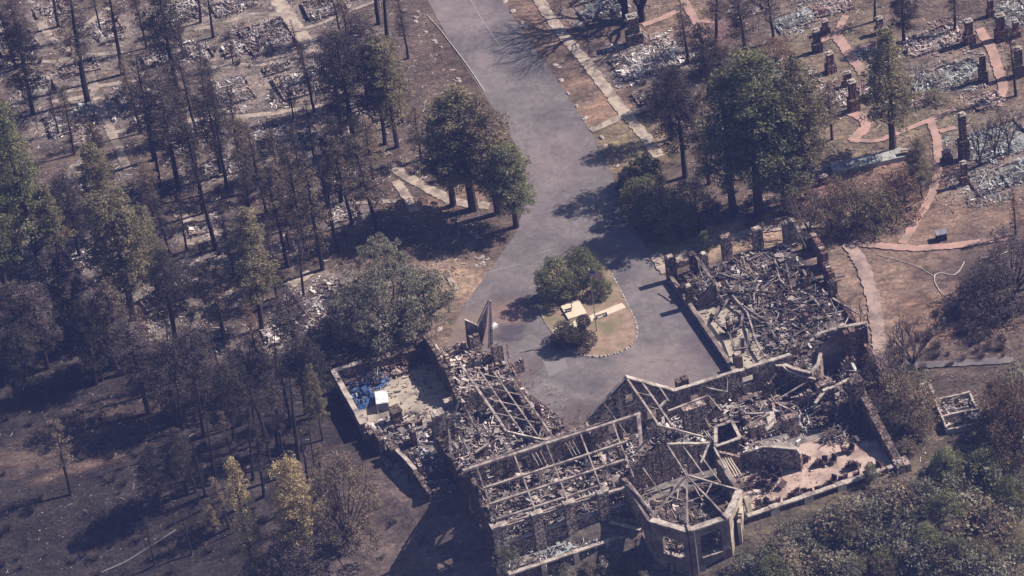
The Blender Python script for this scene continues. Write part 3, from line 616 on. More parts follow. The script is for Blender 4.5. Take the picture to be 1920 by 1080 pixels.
lrub([(.6, -7.3), (27, -7.3), (27, 7.2), (.6, 7.2)], 1500, .1, DARK + BR, 'ash and charred timber on the hall floor', pile=1.5, sticks=.5, big=1.1)
lrub([(0.3, -27), (15.5, -27), (15.5, -8.5), (.3, -8.5)], 1100, .1, DARK + BR, pile=1.3, sticks=.5)
lrub([(-9, -27), (-.5, -27), (-.5, -9), (-4.5, -9)], 500, .1, MIX, pile=1, sticks=.4)
lrub([(1.2, 8.9), (22.4, 8.9), (22.4, 11.8), (1.2, 11.8)], 420, -2, CYAN + MIX, pile=.7, sticks=.3)
for s1 in (3.3, 4.3, 8.9, 9.9, 14.5, 15.3): lbeam('roof_timber', S(s1, 1.5, .6), S(s1 + rnd.uniform(.5, 4), 6.2, 1.5), .2, .2, 'darkwood')
# lower terrace wall
lwall((.6, 12.1), (22.5, 12.1), -7, -1.5, 'darkstone', jag=.1, t=.5); lcop([S(.6, 12.1, -1.45), S(22.5, 12.1, -1.45)], w=.7, gap=.02, step=2.6, h=.3)
for c0 in (.8, 6.2, 11.7, 17.2):
    mb = MB(); mb.box(*S(c0, 12.1, -2.6), .9, .9, 3.0); lp('pier', mb, 'coping')
# --- cross wing with gable (north) at s 22..38
lwall((22.6, -9.1), (38, -9.1), 0, 6, 'stone', 'gable wall with pale coping facing the driveway', zf=lambda f: 5.9 + 6.1 * (1 - abs(2 * f - 1)) - .3, jag=.12, t=.7, op=[(3.4, 5, 1.2, 4), (10.2, 12, 1.2, 4), (7, 8.3, 6.6, 8.6)])
lcop([S(30.1, -9.1, 12), S(38.2, -9.1, 5.9)], w=.95, gap=.04); lcop([S(30.1, -9.1, 12), S(22.6, -9.1, 6.1)], w=.6, gap=.35, h=.15)
lwall((22.4, -9), (22.2, -5.5), 0, 5.5, 'stone', jag=.6)
lbeam('ridge_beam', S(30.2, -9.1, 11.8), S(30.4, 4.6, 11.9), .34, .3, 'wood'); lbeam('purlin', S(32.6, -9, 10.1), S(33, 3.4, 10), .3, .26, 'wood'); lbeam('purlin', S(35.4, -9, 8.1), S(35.5, -4.8, 8), .24, .24, 'wood')
for t0 in (-5.2, -1.4): lbeam('rafter', S(30.3, t0, 11.7), S(33, t0, 9.8), .12, .14, 'wood')
lbeam('rafter', S(30.4, 4.6, 12), S(37.6, 4.2, 6.4), .3, .3, 'coping'); lbeam('rafter', S(30.4, 4.6, 11.9), S(25.6, 5, 8.2), .22, .22, 'darkwood')
lbeam('purlin', S(25.8, -8.8, 8.3), S(26.4, 1, 8.2), .16, .16, 'darkwood'); lbeam('purlin', LI(1253, 771, 6), LI(1328, 742, 6), .34, .3, 'wood'); lbeam('rafter', LI(1328, 742, 6), LI(1352, 770, 3), .24, .24, 'wood'); lbeam('rafter', LI(1308, 751, 5.5), LI(1330, 800, 2.5), .2, .2, 'wood')
lbeam('rafter', LI(1262, 736, 5.6), LI(1238, 762, 4.6), .34, .3, 'coping')
lwall((30, 4.3), (38, 4.3), 0, (8, 5), 'stone', jag=.7, t=.6, op=[(3, 4.6, .3, 2.6)])
lwall((22.6, 5.2), (30, 4.3), 0, (4.5, 8.2), 'darkstone', jag=.6, t=.6)
# chimney block and shaft
def lblock(px0, px1, ztop, z0, dep, mat, name='pier', label=None, jag=.1):
    a = LI(*px0, ztop); b = LI(*px1, ztop); mb = MB(); wall(mb, (a[0], a[1]), (b[0], a[1]), z0, ztop, t=dep, jag=jag, step=.5); return lp(name, mb, mat, label)
lblock((1279, 768), (1322, 755), 6.2, 0, 1.4, 'stone', 'chimney', 'broad speckled chimney block in the cross wing'); lblock((1267, 714), (1292, 712), 7, 0, 1.2, 'darkstone', 'chimney', 'short dark chimney by the gable coping')
lblock((1404, 800), (1435, 797), 3.2, 0, 1.2, 'stone'); lblock((1466, 785), (1497, 780), 4.2, 0, 1.3, 'stone'); lblock((1530, 722), (1562, 715), 5, 0, 1.3, 'stone'); lblock((1592, 716), (1617, 711), 8.2, 0, 1.6, 'darkstone', 'pier', 'tall dark pier at the corner above the patio'); lblock((1488, 690), (1510, 682), 4, 0, 1, 'darkstone')
sh = [LI(1342, 800, 4.2), LI(1372, 790, 4.2), LI(1388, 822, 4.2), LI(1342, 838, 4.2)]
for k in range(4):
    a, b = sh[k], sh[(k + 1) % 4]; mb = MB(); wall(mb, a[:2], b[:2], 0, 4.1, t=.45, jag=.03); lp('shaft_wall', mb, 'darkstone'); mb = MB(); coping(mb, [a, b], w=.55, gap=0 if k in (1, 2) else .7, step=.8); lp('coping', mb, 'coping')
# --- east hall
lwall((38, -9), (58.6, -8.6), 0, 6.1, 'stone', 'long inner wall of the east hall under a pale coping', jag=.06, t=.7, op=[(1.2, 4, 2.2, 4.4), (11.6, 13.6, 3.2, 4.8), (5.6, 6.8, .2, 2.4)])
lcop([S(38, -9, 6.15), S(58.3, -8.6, 6.15)], w=.7, h=.2, gap=.05)
cv = [(1445, 674, 6.1), (1458, 674, 5.5), (1468, 683, 4.8), (1488, 692, 4.5), (1520, 700, 4.8), (1534, 684, 5.4), (1539, 662, 6)]
cl = [LI(*c) for c in cv]
for a, b in zip(cl[:-1], cl[1:]):
    mb = MB(); wall(mb, a[:2], b[:2], 0, (a[2] - .1, b[2] - .1), t=.5, jag=.15, step=.6); lp('wall', mb, 'stone')
mb = MB(); coping(mb, cl, w=.6, gap=.05, step=.9); lp('coping', mb, 'coping'); mb = MB(); coping(mb, [(x + .3, y - 1.2, z - .6) for x, y, z in cl[:5]], w=.35, gap=.05, step=.9); lp('coping', mb, 'coping')
# big dark gable corner + debris filled chimney
gk = [LI(1520, 697, 4.6), LI(1566, 640, 8.8), LI(1590, 637, 8.8), LI(1618, 640, 8.5)]
a = LI(1522, 697, 4.6); b = LI(1571, 700, 3.0)
mb = MB(); wall(mb, (62, 8.7), (67.2, 8.2), 0, (4.4, 8.6), t=.6, jag=.1); lp('wall', mb, 'plaster', 'dark triangular wall leaning up to the red stained chimney')
mb = MB(); wall(mb, (67.3, 7.6), (69.2, 7.4), 0, 8.4, t=1.9, jag=.35, step=.5); lp('chimney', mb, 'redstone', 'chimney of red stained rubble stone')
mb = MB(); wall(mb, (69.5, 8), (71.6, 7.8), 0, 8.0, t=1.1, jag=.2, step=.6); lp('chimney', mb, 'darkstone', 'dark square chimney at the far corner')
mb = MB(); coping(mb, [(62, 8.7, 7.6), (64, 8.9, 8.2), (66.8, 8.4, 8.7), (69.4, 7.8, 8.6), (71.7, 7.9, 8.2)], w=.6, gap=.1, step=.7); lp('coping', mb, 'coping')
lbeam('post', LI(1596, 678, 3), LI(1608, 700, 1), .5, .3, 'white')
lwall((71, -9), (71, 1), 0, (4.5, 3), 'redstone', jag=.7, t=.6); lwall((65.2, .8), (71, .8), 0, 3.5, 'darkstone', jag=.5, t=.6)
lcop([S(60, .5, 4.4), S(66, -.2, 4.6)], w=.5, gap=.25); lcop([S(58, 1.8, 3.6), S(61, 0, 4.4)], w=.5, gap=.25)
lrub([(38.6, -8.4), (64.5, -8.2), (70, -8), (70, .5), (64, 4), (38.6, 3.6)], 1700, .1, MIX, 'charred timber and stone strewn over the east hall', pile=1.6, sticks=.5, big=1.1)
for a, b, w_ in (((1372, 775, 2.5), (1433, 775, 2.5), .3), ((1400, 800, 2.4), (1443, 776, 3.2), .34), ((1405, 800, 2), (1436, 803, 2), .34), ((1325, 727, 5.5), (1364, 735, 4.5), .22), ((1364, 708, 5.8), (1364, 735, 4.5), .12),
                 ((1452, 752, 1.8), (1516, 715, 3.6), .22), ((1440, 748, 1.4), (1484, 770, 1.6), .3), ((1410, 760, 1.3), (1462, 742, 1.3), .2), ((1490, 745, 1.6), (1550, 735, 2), .3), ((1426, 740, 1.2), (1455, 700, 4), .2)):
    lbeam('roof_timber', LI(*a), LI(*b), w_, w_, 'wood')
# stone wall over the patio + ribbed stair parapet
pw = [LI(1383, 853, 3.0), LI(1432, 838, 4.2), LI(1494, 842, 4.2), LI(1502, 852, 3.4)]
for k in range(3):
    a, b = pw[k], pw[k + 1]; mb = MB(); wall(mb, a[:2], b[:2], 0, (a[2], b[2]), t=.6, jag=.06); lp('wall', mb, 'stone'); mb = MB(); coping(mb, [a, b], w=.6, gap=.1); lp('coping', mb, 'coping')
mb = MB()
for k in range(26):
    f = k / 25; a = Vector(pw[1]).lerp(Vector(pw[2]), f) + Vector((0, .2, .2)); mb.beam(a, a + Vector((-.45, 1.1, .25)), .09, .09)
lp('slatted_parapet', mb, 'coping')
a = pw[0]; lfl = MB(); lfl.box((pw[1][0] + pw[2][0]) / 2 - 1, pw[1][1] + 1.4, 3.7, 7, 1.3, .2, -.05); lp('landing', lfl, 'ashfloor')
lrub([(44, 6.2), (51, 8), (50, 9.6), (43, 8)], 120, 3.8, BR, pile=.3, big=.8)
lwall((65.2, .9), (65.2, 19), 0, (6.6, .9), 'darkstone', 'thick wall stepping down along the end of the patio', jag=.22, t=1.3); lcop([S(65.2, 8, 3.6), S(65.2, 10, 3.2)], w=1.3, gap=0)
lrub([(58, 5), (64.3, 2), (64.3, 11), (56, 8)], 260, .1, DARK, pile=.9); lrub([(38.8, 8), (45, 7), (44, 17.5), (38.8, 18)], 200, .08, BR + DARK, pile=.4, big=.8)
mb = MB(); mb.box(*LI(1496, 832, 2.2), .9, .3, 1.8, .4, .25); lp('window_frame', mb, 'white')
# --- tower
tz, tb = 5.0, -10
oc = [(23.1, 6), (23.1, 17.6), (27.4, 22.6), (34, 22.6), (38.3, 17.5), (38.3, 9)]
mats_ = ['plaster', 'plaster', 'plaster', 'plaster', 'plaster']
ops = [[(7, 8.6, -1, 2)], [(2.0, 5.8, -.9, 2.8), (2.4, 4.0, -4.7, -2.7)], [(1.8, 5.4, -1.2, 3.5), (2.2, 5.4, -6.4, -2.3)], [(1.8, 4.8, -2.6, 3.4), (1.8, 4.8, -8.6, -4.2)], [(1.5, 3.6, -1, 3)]]
for k in range(5):
    lwall(oc[k], oc[k + 1], tb, tz, 'lightplaster' if k == 3 else 'plaster', 'tower face with two tall window openings' if k in (1, 2, 3) else None, 'tower_wall', jag=.03, t=.8, op=ops[k], step=1.0)  # sun-facing side, buttress and arch: paler plaster with sunlight put into the colour
lcop([S(*oc[1], tz), S(*oc[2], tz)], w=1.1, h=.3, gap=0, step=1.4); lcop([S(*oc[2], tz + .01), S(*oc[3], tz + .01)], w=1.1, h=.3, gap=0, step=1.2); lcop([S(*oc[3], tz), S(*oc[4], tz)], w=1.1, h=.3, gap=0, step=1.1)
lcop([S(27.4, 22.6, tz + .2), S(27.9, 22.7, tz + .2)], w=1.5, h=.4, gap=0); lcop([S(33.6, 22.6, tz + .2), S(34.3, 22.4, tz + .2)], w=1.4, h=.4, gap=0)
mb = MB(); mb.beam(S(28.3, 23.05, tz), S(28.3, 23.05, tb), .14, .1); lp('downpipe', mb, 'white')
mb = MB(); mb.box(*S(25.05, 20.2, -3.7), .1, 1.5, 1.8, R(-49)); lp('window_board', mb, 'coping')
for f, zz in ((0, -.8), (1, -1.1)):
    a, b = oc[1 + f], oc[2 + f]; n = Vector((b[1] - a[1], b[0] - a[0], 0)).normalized()
    A = Vector(S(*a, zz)).lerp(Vector(S(*b, zz)), .28); B = Vector(S(*a, zz)).lerp(Vector(S(*b, zz)), .8); mb = MB(); mb.beam(A, B, 1.0, .18); lp('window_sill', mb, 'coping')
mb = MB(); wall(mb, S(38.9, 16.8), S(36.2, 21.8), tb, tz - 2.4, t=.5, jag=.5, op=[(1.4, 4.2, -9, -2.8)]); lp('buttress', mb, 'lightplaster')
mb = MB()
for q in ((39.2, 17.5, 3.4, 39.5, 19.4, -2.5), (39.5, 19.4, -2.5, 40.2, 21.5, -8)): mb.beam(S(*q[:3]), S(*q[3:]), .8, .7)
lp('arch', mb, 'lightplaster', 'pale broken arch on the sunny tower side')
apx = S(30.6, 15.2, 9.6)
for k, (s0, t0) in enumerate(((23.4, 17.4), (27.6, 22.3), (33.8, 22.3), (38, 17.4))):
    lbeam('hip_rafter', apx, S(s0, t0, tz + .35), .26, .26, 'wood')
mids = [Vector(apx).lerp(Vector(S(s0, t0, tz + .3)), .5) for s0, t0 in ((23.4, 17.4), (27.6, 22.3), (33.8, 22.3), (38, 17.4))]
for a, b in zip(mids[:-1], mids[1:]): lbeam('purlin', a, b, .14, .14, 'wood')
lbeam('ridge_beam', apx, S(30.6, 7, 9.7), .22, .24, 'wood'); lbeam('purlin', S(33.2, 6.9, 8.3), S(33.5, 15, 8.3), .2, .2, 'wood'); lbeam('purlin', S(35.4, 8.6, 6.8), S(35.7, 16.4, 6.9), .2, .2, 'wood'); lbeam('purlin', S(32, 8.5, 7.2), S(32.2, 17, 5), .15, .15, 'wood')
lbeam('rafter', S(30.6, 7, 9.8), S(37.8, 6.6, 6.9), .42, .3, 'coping'); lbeam('eave_beam', S(38.3, 7.2, 6.2), S(38.3, 12, 5.4), .3, .3, 'coping'); lbeam('rafter', S(37.8, 6.6, 6.9), S(35, 9.5, 6), .3, .2, 'coping')
lbeam('purlin', S(23.2, 8, 5.5), S(24.0, 17.2, 5.4), .34, .3, 'wood'); lbeam('purlin', S(26, 7.4, 7), S(26.4, 14.4, 7), .14, .14, 'wood')
lwall((38.35, 7), (42.2, 8), 0, (5.4, 3.4), 'stone', jag=.1, op=[(2.4, 3.0, 2.4, 3.2)])
for k in range(5): lbeam('lath', S(38.6 + k * .45, 8.6, 4.9 - k * .15), S(38.9 + k * .45, 12, 3.2), .2, .1, 'lightplaster')
lrub([(23.6, 8), (37.8, 8), (37.8, 17.3), (33.6, 22), (27.7, 22), (23.6, 17.4)], 900, -1.1, DARK + BR, 'charred timber inside the tower', pile=2.2, sticks=.6, big=1.1)
lrub([(22, -8.5), (37.6, -8.5), (37.6, 3.8), (27.5, 3.8), (27.5, -7)], 800, .1, MIX, pile=2, sticks=.5)
lwall((18.6, 8.3), (23, 11.5), -7, .4, 'stone', jag=.3, t=.5); lcop([S(18.8, 9.2, -.2), S(22.6, 13.2, -.2)], w=.6)
# --- east wing
lwall((50.6, -43.4), (50.6, -10.2), 0, 1.35, 'plaster', 'low outer wall of the east wing along the driveway', jag=.03, t=.7)
for (px, zt, w_, mt) in (((1262, 527), 5.2, 1.7, 'darkstone'), ((1304, 518), 4.6, 1.2, 'darkstone'), ((1324, 515), 4.3, 1.2, 'stone'), ((1296, 578), 4.6, 1.2, 'darkstone'), ((1366, 492), 5.3, 1.7, 'stone'), ((1424, 471), 4.6, 1.7, 'stone'), ((1484, 465), 5.6, 2.3, 'plaster'),
                         ((1530, 472), 3.2, 1.4, 'redstone'), ((1544, 503), 4.4, 1.6, 'redstone'), ((1556, 535), 3.8, 1.4, 'redstone'), ((1564, 562), 3.6, 1.3, 'darkstone'), ((1386, 693), 3.0, 1.4, 'plaster'), ((1516, 470), 2.5, 1.5, 'darkstone')):
    x, y, _ = LI(*px, 0); mb = MB()
    if mt == 'redstone': wall(mb, (x, y - w_), (x, y + w_), 0, zt, t=1.0, jag=.5, step=.4)
    else: wall(mb, (x - w_ / 2, y + .3), (x + w_ / 2, y + .3), 0, zt, t=1.1, jag=.3, step=.4)
    mb2 = MB(); coping(mb2, [(x - w_ * .3, y + .3, zt), (x + w_ * .3, y + .3, zt)], w=.9, gap=.3, step=.7)
    lp('pier', mb, mt); lp('pier_cap', mb2, 'coping')
for q in (((1307, 578), (1342, 570), (1.2, 4.6), 'plaster'), ((1262, 505), (1300, 492), (1.4, .9), 'stone'), ((1290, 545), (1296, 560), (3, 3.5), 'darkstone'), ((1568, 560), (1620, 640), (1.2, 1.5), 'redstone'), ((1344, 574), (1340, 552), (4.4, 3.6), 'darkstone')):
    a = LI(*q[0], 0); b = LI(*q[1], 0); mb = MB(); wall(mb, a[:2], b[:2], 0, q[2], t=.5, jag=.25); lp('wall', mb, q[3])
lwall((52, -43.2), (72, -42.6), 0, .7, 'stone', jag=.2, t=.5)
lbeam('rafter', LI(1488, 418, 5.4), LI(1512, 466, 1.5), .26, .26, 'darkwood'); lbeam('rafter', LI(1497, 418, 5.3), LI(1518, 462, 1.5), .2, .2, 'darkwood'); lbeam('rafter', LI(1314, 488, 4.2), LI(1348, 548, 1.6), .34, .26, 'darkwood'); lbeam('rafter', LI(1304, 480, 4.4), LI(1330, 520, 3), .26, .26, 'darkwood')
lrub([(51.5, -42.8), (72, -42.5), (72, -9.5), (58, -9.5), (58, -32), (51.5, -34)], 3600, .1, DARK + DARK + MIX, 'tangled charred roof timber filling the east wing', pile=1.4, sticks=.55)
lrub([(51.6, -32.5), (57.5, -32.5), (57.5, -11), (54.2, -11)], 160, .12, DARK, pile=.3, big=.8)

for k, (s0, t0, L_, ang, z_, mt) in enumerate(((42, -5, 2.5, 0, 3, 'stone'), (47, -3.5, 3, 1, 2.6, 'stone'), (52, -6, 2, 0, 3.6, 'darkstone'), (56, -2, 3, 0, 2.8, 'stone'), (61, -5, 2.2, 1, 4, 'darkstone'), (66, -6, 2.5, 0, 3.2, 'stone'), (59, 2, 2.2, 0, 3, 'darkstone'), (45, 1.5, 2.5, 1, 2.6, 'darkstone'),
        (3, -24, 2, 1, 3.6, 'darkstone'), (4.5, -14, 2.4, 0, 3, 'stone'), (2, -22, 2, 0, 3.2, 'stone'), (12, -24.6, 1.6, 1, 3.4, 'lightstone'), (17.6, -20, 1.4, 1, 3.6, 'redstone'), (18, -14, 1.4, 0, 2.4, 'darkstone'), (-3, -24, 2, 1, 3.6, 'darkstone'), (-2, -13, 2, 0, 3.4, 'darkstone'), (-4.4, -17, 1.8, 1, 3, 'stone'), (8.6, -40, 2, 1, 3.4, 'lightstone'), (11, -36, 1.6, 0, 2.8, 'stone'), (14.2, -33, 1.6, 1, 3.4, 'darkstone'), (10, -29, 2, 0, 3, 'stone'),
        (54, -26, 1.6, 1, 2.8, 'darkstone'), (60, -14, 2, 0, 2.6, 'stone'), (66, -22, 1.6, 1, 3, 'redstone'), (69, -30, 1.4, 0, 2.6, 'darkstone'), (25.5, -3, 2, 1, 4, 'stone'), (28, 1.5, 2, 0, 3.5, 'darkstone'))):
    mb = MB(); a = (s0, t0); b = (s0 + L_, t0) if ang == 0 else (s0, t0 + L_); wall(mb, S(*a), S(*b), 0, z_, t=.6, jag=.75, step=.45); lp('wall_stub', mb, mt)
lrub([(-9.2, -43.6), (6.4, -43.6), (6.4, -41.6), (-6, -40.8), (-9.2, -41)], 420, .1, [(.16, .11, .1), (.1, .07, .07), (.26, .2, .18), (.36, .3, .27)], 'broken brown stone banked along the court wall', pile=1.1, sticks=.08, big=1.0)
lrub([(-9, -41), (6.4, -41), (6.4, -28.4), (-9, -28.4)], 170, .08, MIX, pile=.12, big=.7); lrub([(-9, -31.5), (0, -31.5), (2, -28.2), (-9, -28.2)], 160, .08, MIX, pile=.6)
lrub([(45, 7), (64, 9), (64, 18.6), (40, 18.6)], 130, .06, [(.3, .22, .2), (.14, .1, .1), (.45, .36, .32)], pile=.08, big=.5, sticks=.3)
# large bent roof sheets in the rubble
mb = MB()
for reg, n_, pal_ in (([(51.5, -42), (71, -42), (71, -11), (59, -11), (58, -31)], 60, DARK), ([(1, -7), (26, -7), (26, 6.5), (1, 6.5)], 34, DARK + BR), ([(39, -8), (69, -8), (66, 2), (39, 2)], 46, BR + DARK), ([(1, -26), (15, -26), (15, -9), (1, -9)], 26, DARK), ([(8, -42), (15, -40), (17, -27), (8, -26)], 26, BR)):
    for _ in range(n_):
        x0, x1 = min(p[0] for p in reg), max(p[0] for p in reg); y0, y1 = min(p[1] for p in reg), max(p[1] for p in reg); x, y = rnd.uniform(x0, x1), rnd.uniform(y0, y1)
        if not inpoly(x, y, reg): continue
        w_, l_ = rnd.uniform(.7, 1.6), rnd.uniform(1.2, 3); a_ = rnd.uniform(0, 3.14); c_ = rnd.choice(pal_); z_ = rnd.uniform(.6, 1.7); tl = rnd.uniform(-.35, .35); hb = rnd.uniform(-.5, .5)
        P4 = []
        for u in (-1, -.4, .2, 1):
            for v in (-1, 1):
                P4.append((x + cos(a_) * u * l_ / 2 - sin(a_) * v * w_ / 2, -(y + sin(a_) * u * l_ / 2 + cos(a_) * v * w_ / 2), z_ + tl * u * l_ / 2 + hb * (u + .4) ** 2 * .6 + v * w_ * rnd.uniform(-.15, .15)))
        for i in range(3): mb.face([P4[2 * i], P4[2 * i + 1], P4[2 * i + 3], P4[2 * i + 2]], c_)
o = lp('bent_roof_sheets', mb, 'debris', 'bent roof sheets lying in the rubble'); o['kind'] = 'stuff'
# fallen beams in the east wing: separate loose things
FB = [[(850, 280), (885, 420)], [(885, 420), (970, 500)], [(925, 320), (960, 480)], [(1030, 360), (1080, 440)], [(585, 520), (680, 630)], [(680, 630), (740, 820)], [(740, 820), (790, 910)], [(560, 460), (640, 485)],
      [(640, 485), (720, 630)], [(720, 630), (800, 690)], [(500, 590), (470, 670)], [(470, 670), (570, 770)], [(570, 770), (600, 890)], [(570, 755), (640, 720)], [(640, 720), (650, 640)], [(690, 740), (680, 850)],
      [(600, 865), (680, 850)], [(830, 740), (880, 820)], [(860, 620), (940, 720)], [(800, 840), (970, 820)], [(1090, 530), (1190, 650)], [(1220, 540), (1390, 640)], [(950, 720), (1000, 920)], [(820, 530), (920, 580)],
      [(960, 700), (1020, 740)], [(1140, 740), (1190, 790)], [(1080, 920), (1150, 870)], [(770, 450), (775, 490)], [(700, 420), (600, 400)], [(1000, 640), (1080, 720)], [(850, 700), (760, 690)], [(760, 690), (700, 650)],
      [(1200, 700), (1290, 670)], [(960, 340), (1050, 330)], [(500, 380), (620, 420)], [(680, 300), (780, 260)], [(890, 560), (990, 600)], [(1060, 560), (1160, 530)], [(560, 540), (520, 610)]]
for k, (a, b) in enumerate(FB):
    z0, z1 = rnd.uniform(.9, 1.7), rnd.uniform(.9, 1.7)
    A = P(1200 + a[0] / 3.375, 400 + a[1] / 3.375, z0); B = P(1200 + b[0] / 3.375, 400 + b[1] / 3.375, z1)
    mid = (A + B) / 2; mb = MB(); w_ = rnd.uniform(.28, .42); mb.beam(A - mid, (B - A) * .1, w_, w_, w2=w_ * .95); mb.beam((B - A) * .1, B - mid, w_ * .95, w_ * .95, w2=w_ * .8)
    o = mb.build('fallen_beam', 'wood' if k in (0, 1, 4, 5, 6, 7, 8, 20, 21) else 'darkwood', loc=mid)
    tag(o, 'charred roof beam lying on the rubble of the lodge wing right of the driveway', 'beam', 'fallen beams in the east wing')

for k in range(26):
    s0, t0 = rnd.uniform(53, 70), rnd.uniform(-40, -12)
    if s0 < 58.5 and t0 > -33: s0 += 6
    a_ = rnd.choice([1.0, 1.2, -.5, .1, 2.2]) + rnd.gauss(0, .25); pts = [Vector((0, 0, rnd.uniform(-.2, .9)))]
    for j in range(rnd.randint(3, 6)):
        a_ += rnd.gauss(0, .38); pts.append(pts[-1] + Vector((cos(a_) * 1.5, sin(a_) * 1.5, rnd.uniform(-.35, .35))))
    x, y = L2W(s0, t0); mb = MB(); r_ = rnd.uniform(.11, .19); mb.tube(pts, [r_] * len(pts), 5); o = mb.build('bent_member', rnd.choice(['darkwood', 'wood', 'darkwood', 'rust']), loc=(x, y, 1.2))
    tag(o, 'long bent charred roof member tangled in the wing right of the driveway', 'beam', 'bent members in the east wing')
# ------------------------------------------------------------------ burned cottages
WORD = {}
def cottage(px, py, wd, dp, label, pal=WHITE, n=260, rz=None, hw=.7, ash=.5, mat='stone', gap=.25):
    g = P(px, py, 0); g.z = H(g.x, g.y); rz = LA + rnd.gauss(0, .03) if rz is None else rz
    e = empty('burned_cottage', g, label, 'ruin', 'burned down cottages', rz)
    x, y = wd / 2, dp / 2; mb = MB()
    for a, b in (((-x, -y), (x, -y)), ((x, -y), (x, y)), ((x, y), (-x, y)), ((-x, y), (-x, -y))):
        n_ = max(2, int(math.hypot(b[0] - a[0], b[1] - a[1]) / 2))
        for k in range(n_):
            lowk = .25 if rnd.random() < gap else 1
            p = (a[0] + (b[0] - a[0]) * k / n_, a[1] + (b[1] - a[1]) * k / n_); q = (a[0] + (b[0] - a[0]) * (k + 1) / n_, a[1] + (b[1] - a[1]) * (k + 1) / n_)
            wall(mb, p, q, -.6, hw * rnd.uniform(.4, 1.3) * lowk, t=.3, jag=.12 * lowk)
    if rnd.random() < .6:
        f = rnd.uniform(-.3, .3); wall(mb, (x * 2 * f, -y + .2), (x * 2 * f, y - .2), 0, .4, t=.25, jag=.15)
    mb.build('foundation', mat, e)
    mb = MB(); mound(mb, x * 1.12, y * 1.12, ash, n=22, rag=.45); mb.build('ash_bed', 'cyanbed' if pal is CYAN else 'ashbed', e)
    mb = MB(); debris(mb, [(-x, -y), (x, -y), (x * .98, y), (-x, y * .97)], n, .15, pal, pile=.6, sticks=.45, big=.85, clu=True, frame=(g.x, g.y, cos(rz), sin(rz)))
    # spill outside
    debris(mb, [(-x - 3, -y - 2), (0, -y - 3.4), (x + 3, -y - 1.6), (x + 2, y + 2), (0, y + 3.2), (-x - 2.6, y + 1.8)], int(n * .9), 0.0, pal, pile=.2, big=.6, clu=True, frame=(g.x, g.y, cos(rz), sin(rz)))
    o = mb.build('debris', 'debris', e); o['kind'] = 'stuff'
    return e
CT = [
 (503, 72, 8.5, 9.5, 'burned cottage foundation with grey debris beside the wide concrete walk at top left'), (437, 172, 6.5, 8, 'cottage ash heap with bright white debris, steps leading to the curved walk'), (567, 158, 9, 7.5, 'burned cottage between two narrow walks, charred timber outline'),
 (492, 258, 9, 6.5, 'cottage ruin just below the pale curved walk, scattered white sheets'), (338, 28, 9, 6, 'debris heap of a cottage behind the lone thick burned trunk at top'), (28, 78, 7, 8, 'cottage ash heap at the far left edge near the top'),
 (206, 62, 5, 6.5, 'small bright white ash heap inside the fork of two walks at top left'), (135, 228, 9, 7, 'cottage ruin with white debris below the leaning trunk at left'), (258, 192, 6, 7, 'white debris heap beside the dark burned tree group'),
 (612, 562, 9, 8, 'cottage ruin with long dark wall remains next to the big grey oak'), (610, 252, 8, 6, 'cottage debris among the dark pine trunks left of the road'), (372, 430, 5, 3.6, 'small rubble patch inside the bend of the pale walk'),
 (165, 482, 6, 5, 'white debris scatter in the shade of the left olive pines'), (395, 508, 9, 6, 'shaded cottage ruin between two olive pines'), (305, 565, 7, 4.5, 'rubble patch behind the rust brown pine'),
 (240, 640, 9, 5, 'burned cottage at the lower left edge of the village, broken pale wall'), (610, 15, 7.5, 6, 'cottage debris at the top edge right of the wide concrete walk'), (640, 400, 6, 5, 'debris scatter left of the tall burned trunk by the road'),
 (395, 655, 6, 3.4, 'low rubble line below the forked dirt walk'), (545, 622, 9, 5, 'ash strewn lot below the cottage with dark wall'), (72, 165, 6, 5, 'cottage ash under the dark tree at left'), (440, 12, 8, 4, 'debris field at the top edge left of the wide walk'), (90, 20, 5, 4, 'light debris at the top left corner by the short walk'), (690, 215, 5, 6, 'pale debris seen through burned trunks left of the road'),
 (150, 130, 7, 3.5, 'ash patch left of the lone leaning trunk'), (300, 110, 6, 4, 'thin debris patch behind the widest scorched conifer'), (375, 100, 4, 5, 'very white ash patch at the curved walk end'), (440, 95, 4, 4, 'burned lot with two small dead trunks'), (520, 130, 5, 2.5, 'debris strip along the upper narrow walk'), (640, 145, 6, 6, 'debris spread around the dark pines above the big roadside pine'),
 (655, 80, 7, 6, 'ash lot right of the stone edged walk'), (360, 250, 5, 5, 'debris patch left of the pale curved walk end'), (425, 315, 8, 4.5, 'shaded debris patch under the lower scorched conifers'), (170, 345, 7, 4, 'white sheet debris above the small olive pine'), (230, 375, 6, 3.5, 'debris patch right of the small olive pine'), (560, 330, 7, 5, 'ash patch between brown crowned pines'), (65, 470, 5, 4, 'debris patch under the tallest green conifer'), (520, 470, 6, 3, 'ash strip above the pale walk stub'),
 (330, 515, 7, 3, 'long shaded ash strip above the dirt fork'), (210, 560, 6, 3, 'burned lot left of the broad olive pine'),
 (120, 590, 6, 3.6, 'low broken wall and stones in the burned forest at left'), (640, 330, 6, 5, 'ash patch above the walk junction left of the road')]
zc = paint(zc, [(px, py, wd * .95, dp * .95, (.25, .215, .195), .8) for px, py, wd, dp, _ in CT] + [(px, py, wd * .8, dp * .8, (.22, .19, .175), .7) for px, py, wd, dp in ((1130, 15, 9, 6), (1212, 112, 12, 9), (1490, 38, 8, 5), (1480, 150, 6, 8), (1748, 78, 11, 6), (1775, 145, 13, 6), (1872, 268, 11, 9), (1880, 335, 11, 6), (1573, 185, 5, 5), (1640, 175, 5, 5))])
GM.attributes['Zone'].data.foreach_set('color', np.hstack([zc, np.ones((len(zc), 1))]).astype(np.float32).ravel())
for k, (px, py, wd, dp, lb) in enumerate(CT): cottage(px, py, wd, dp, lb, WHITE if k % 4 else MIX, n=int(6.6 * wd * dp), hw=.65, ash=.35)
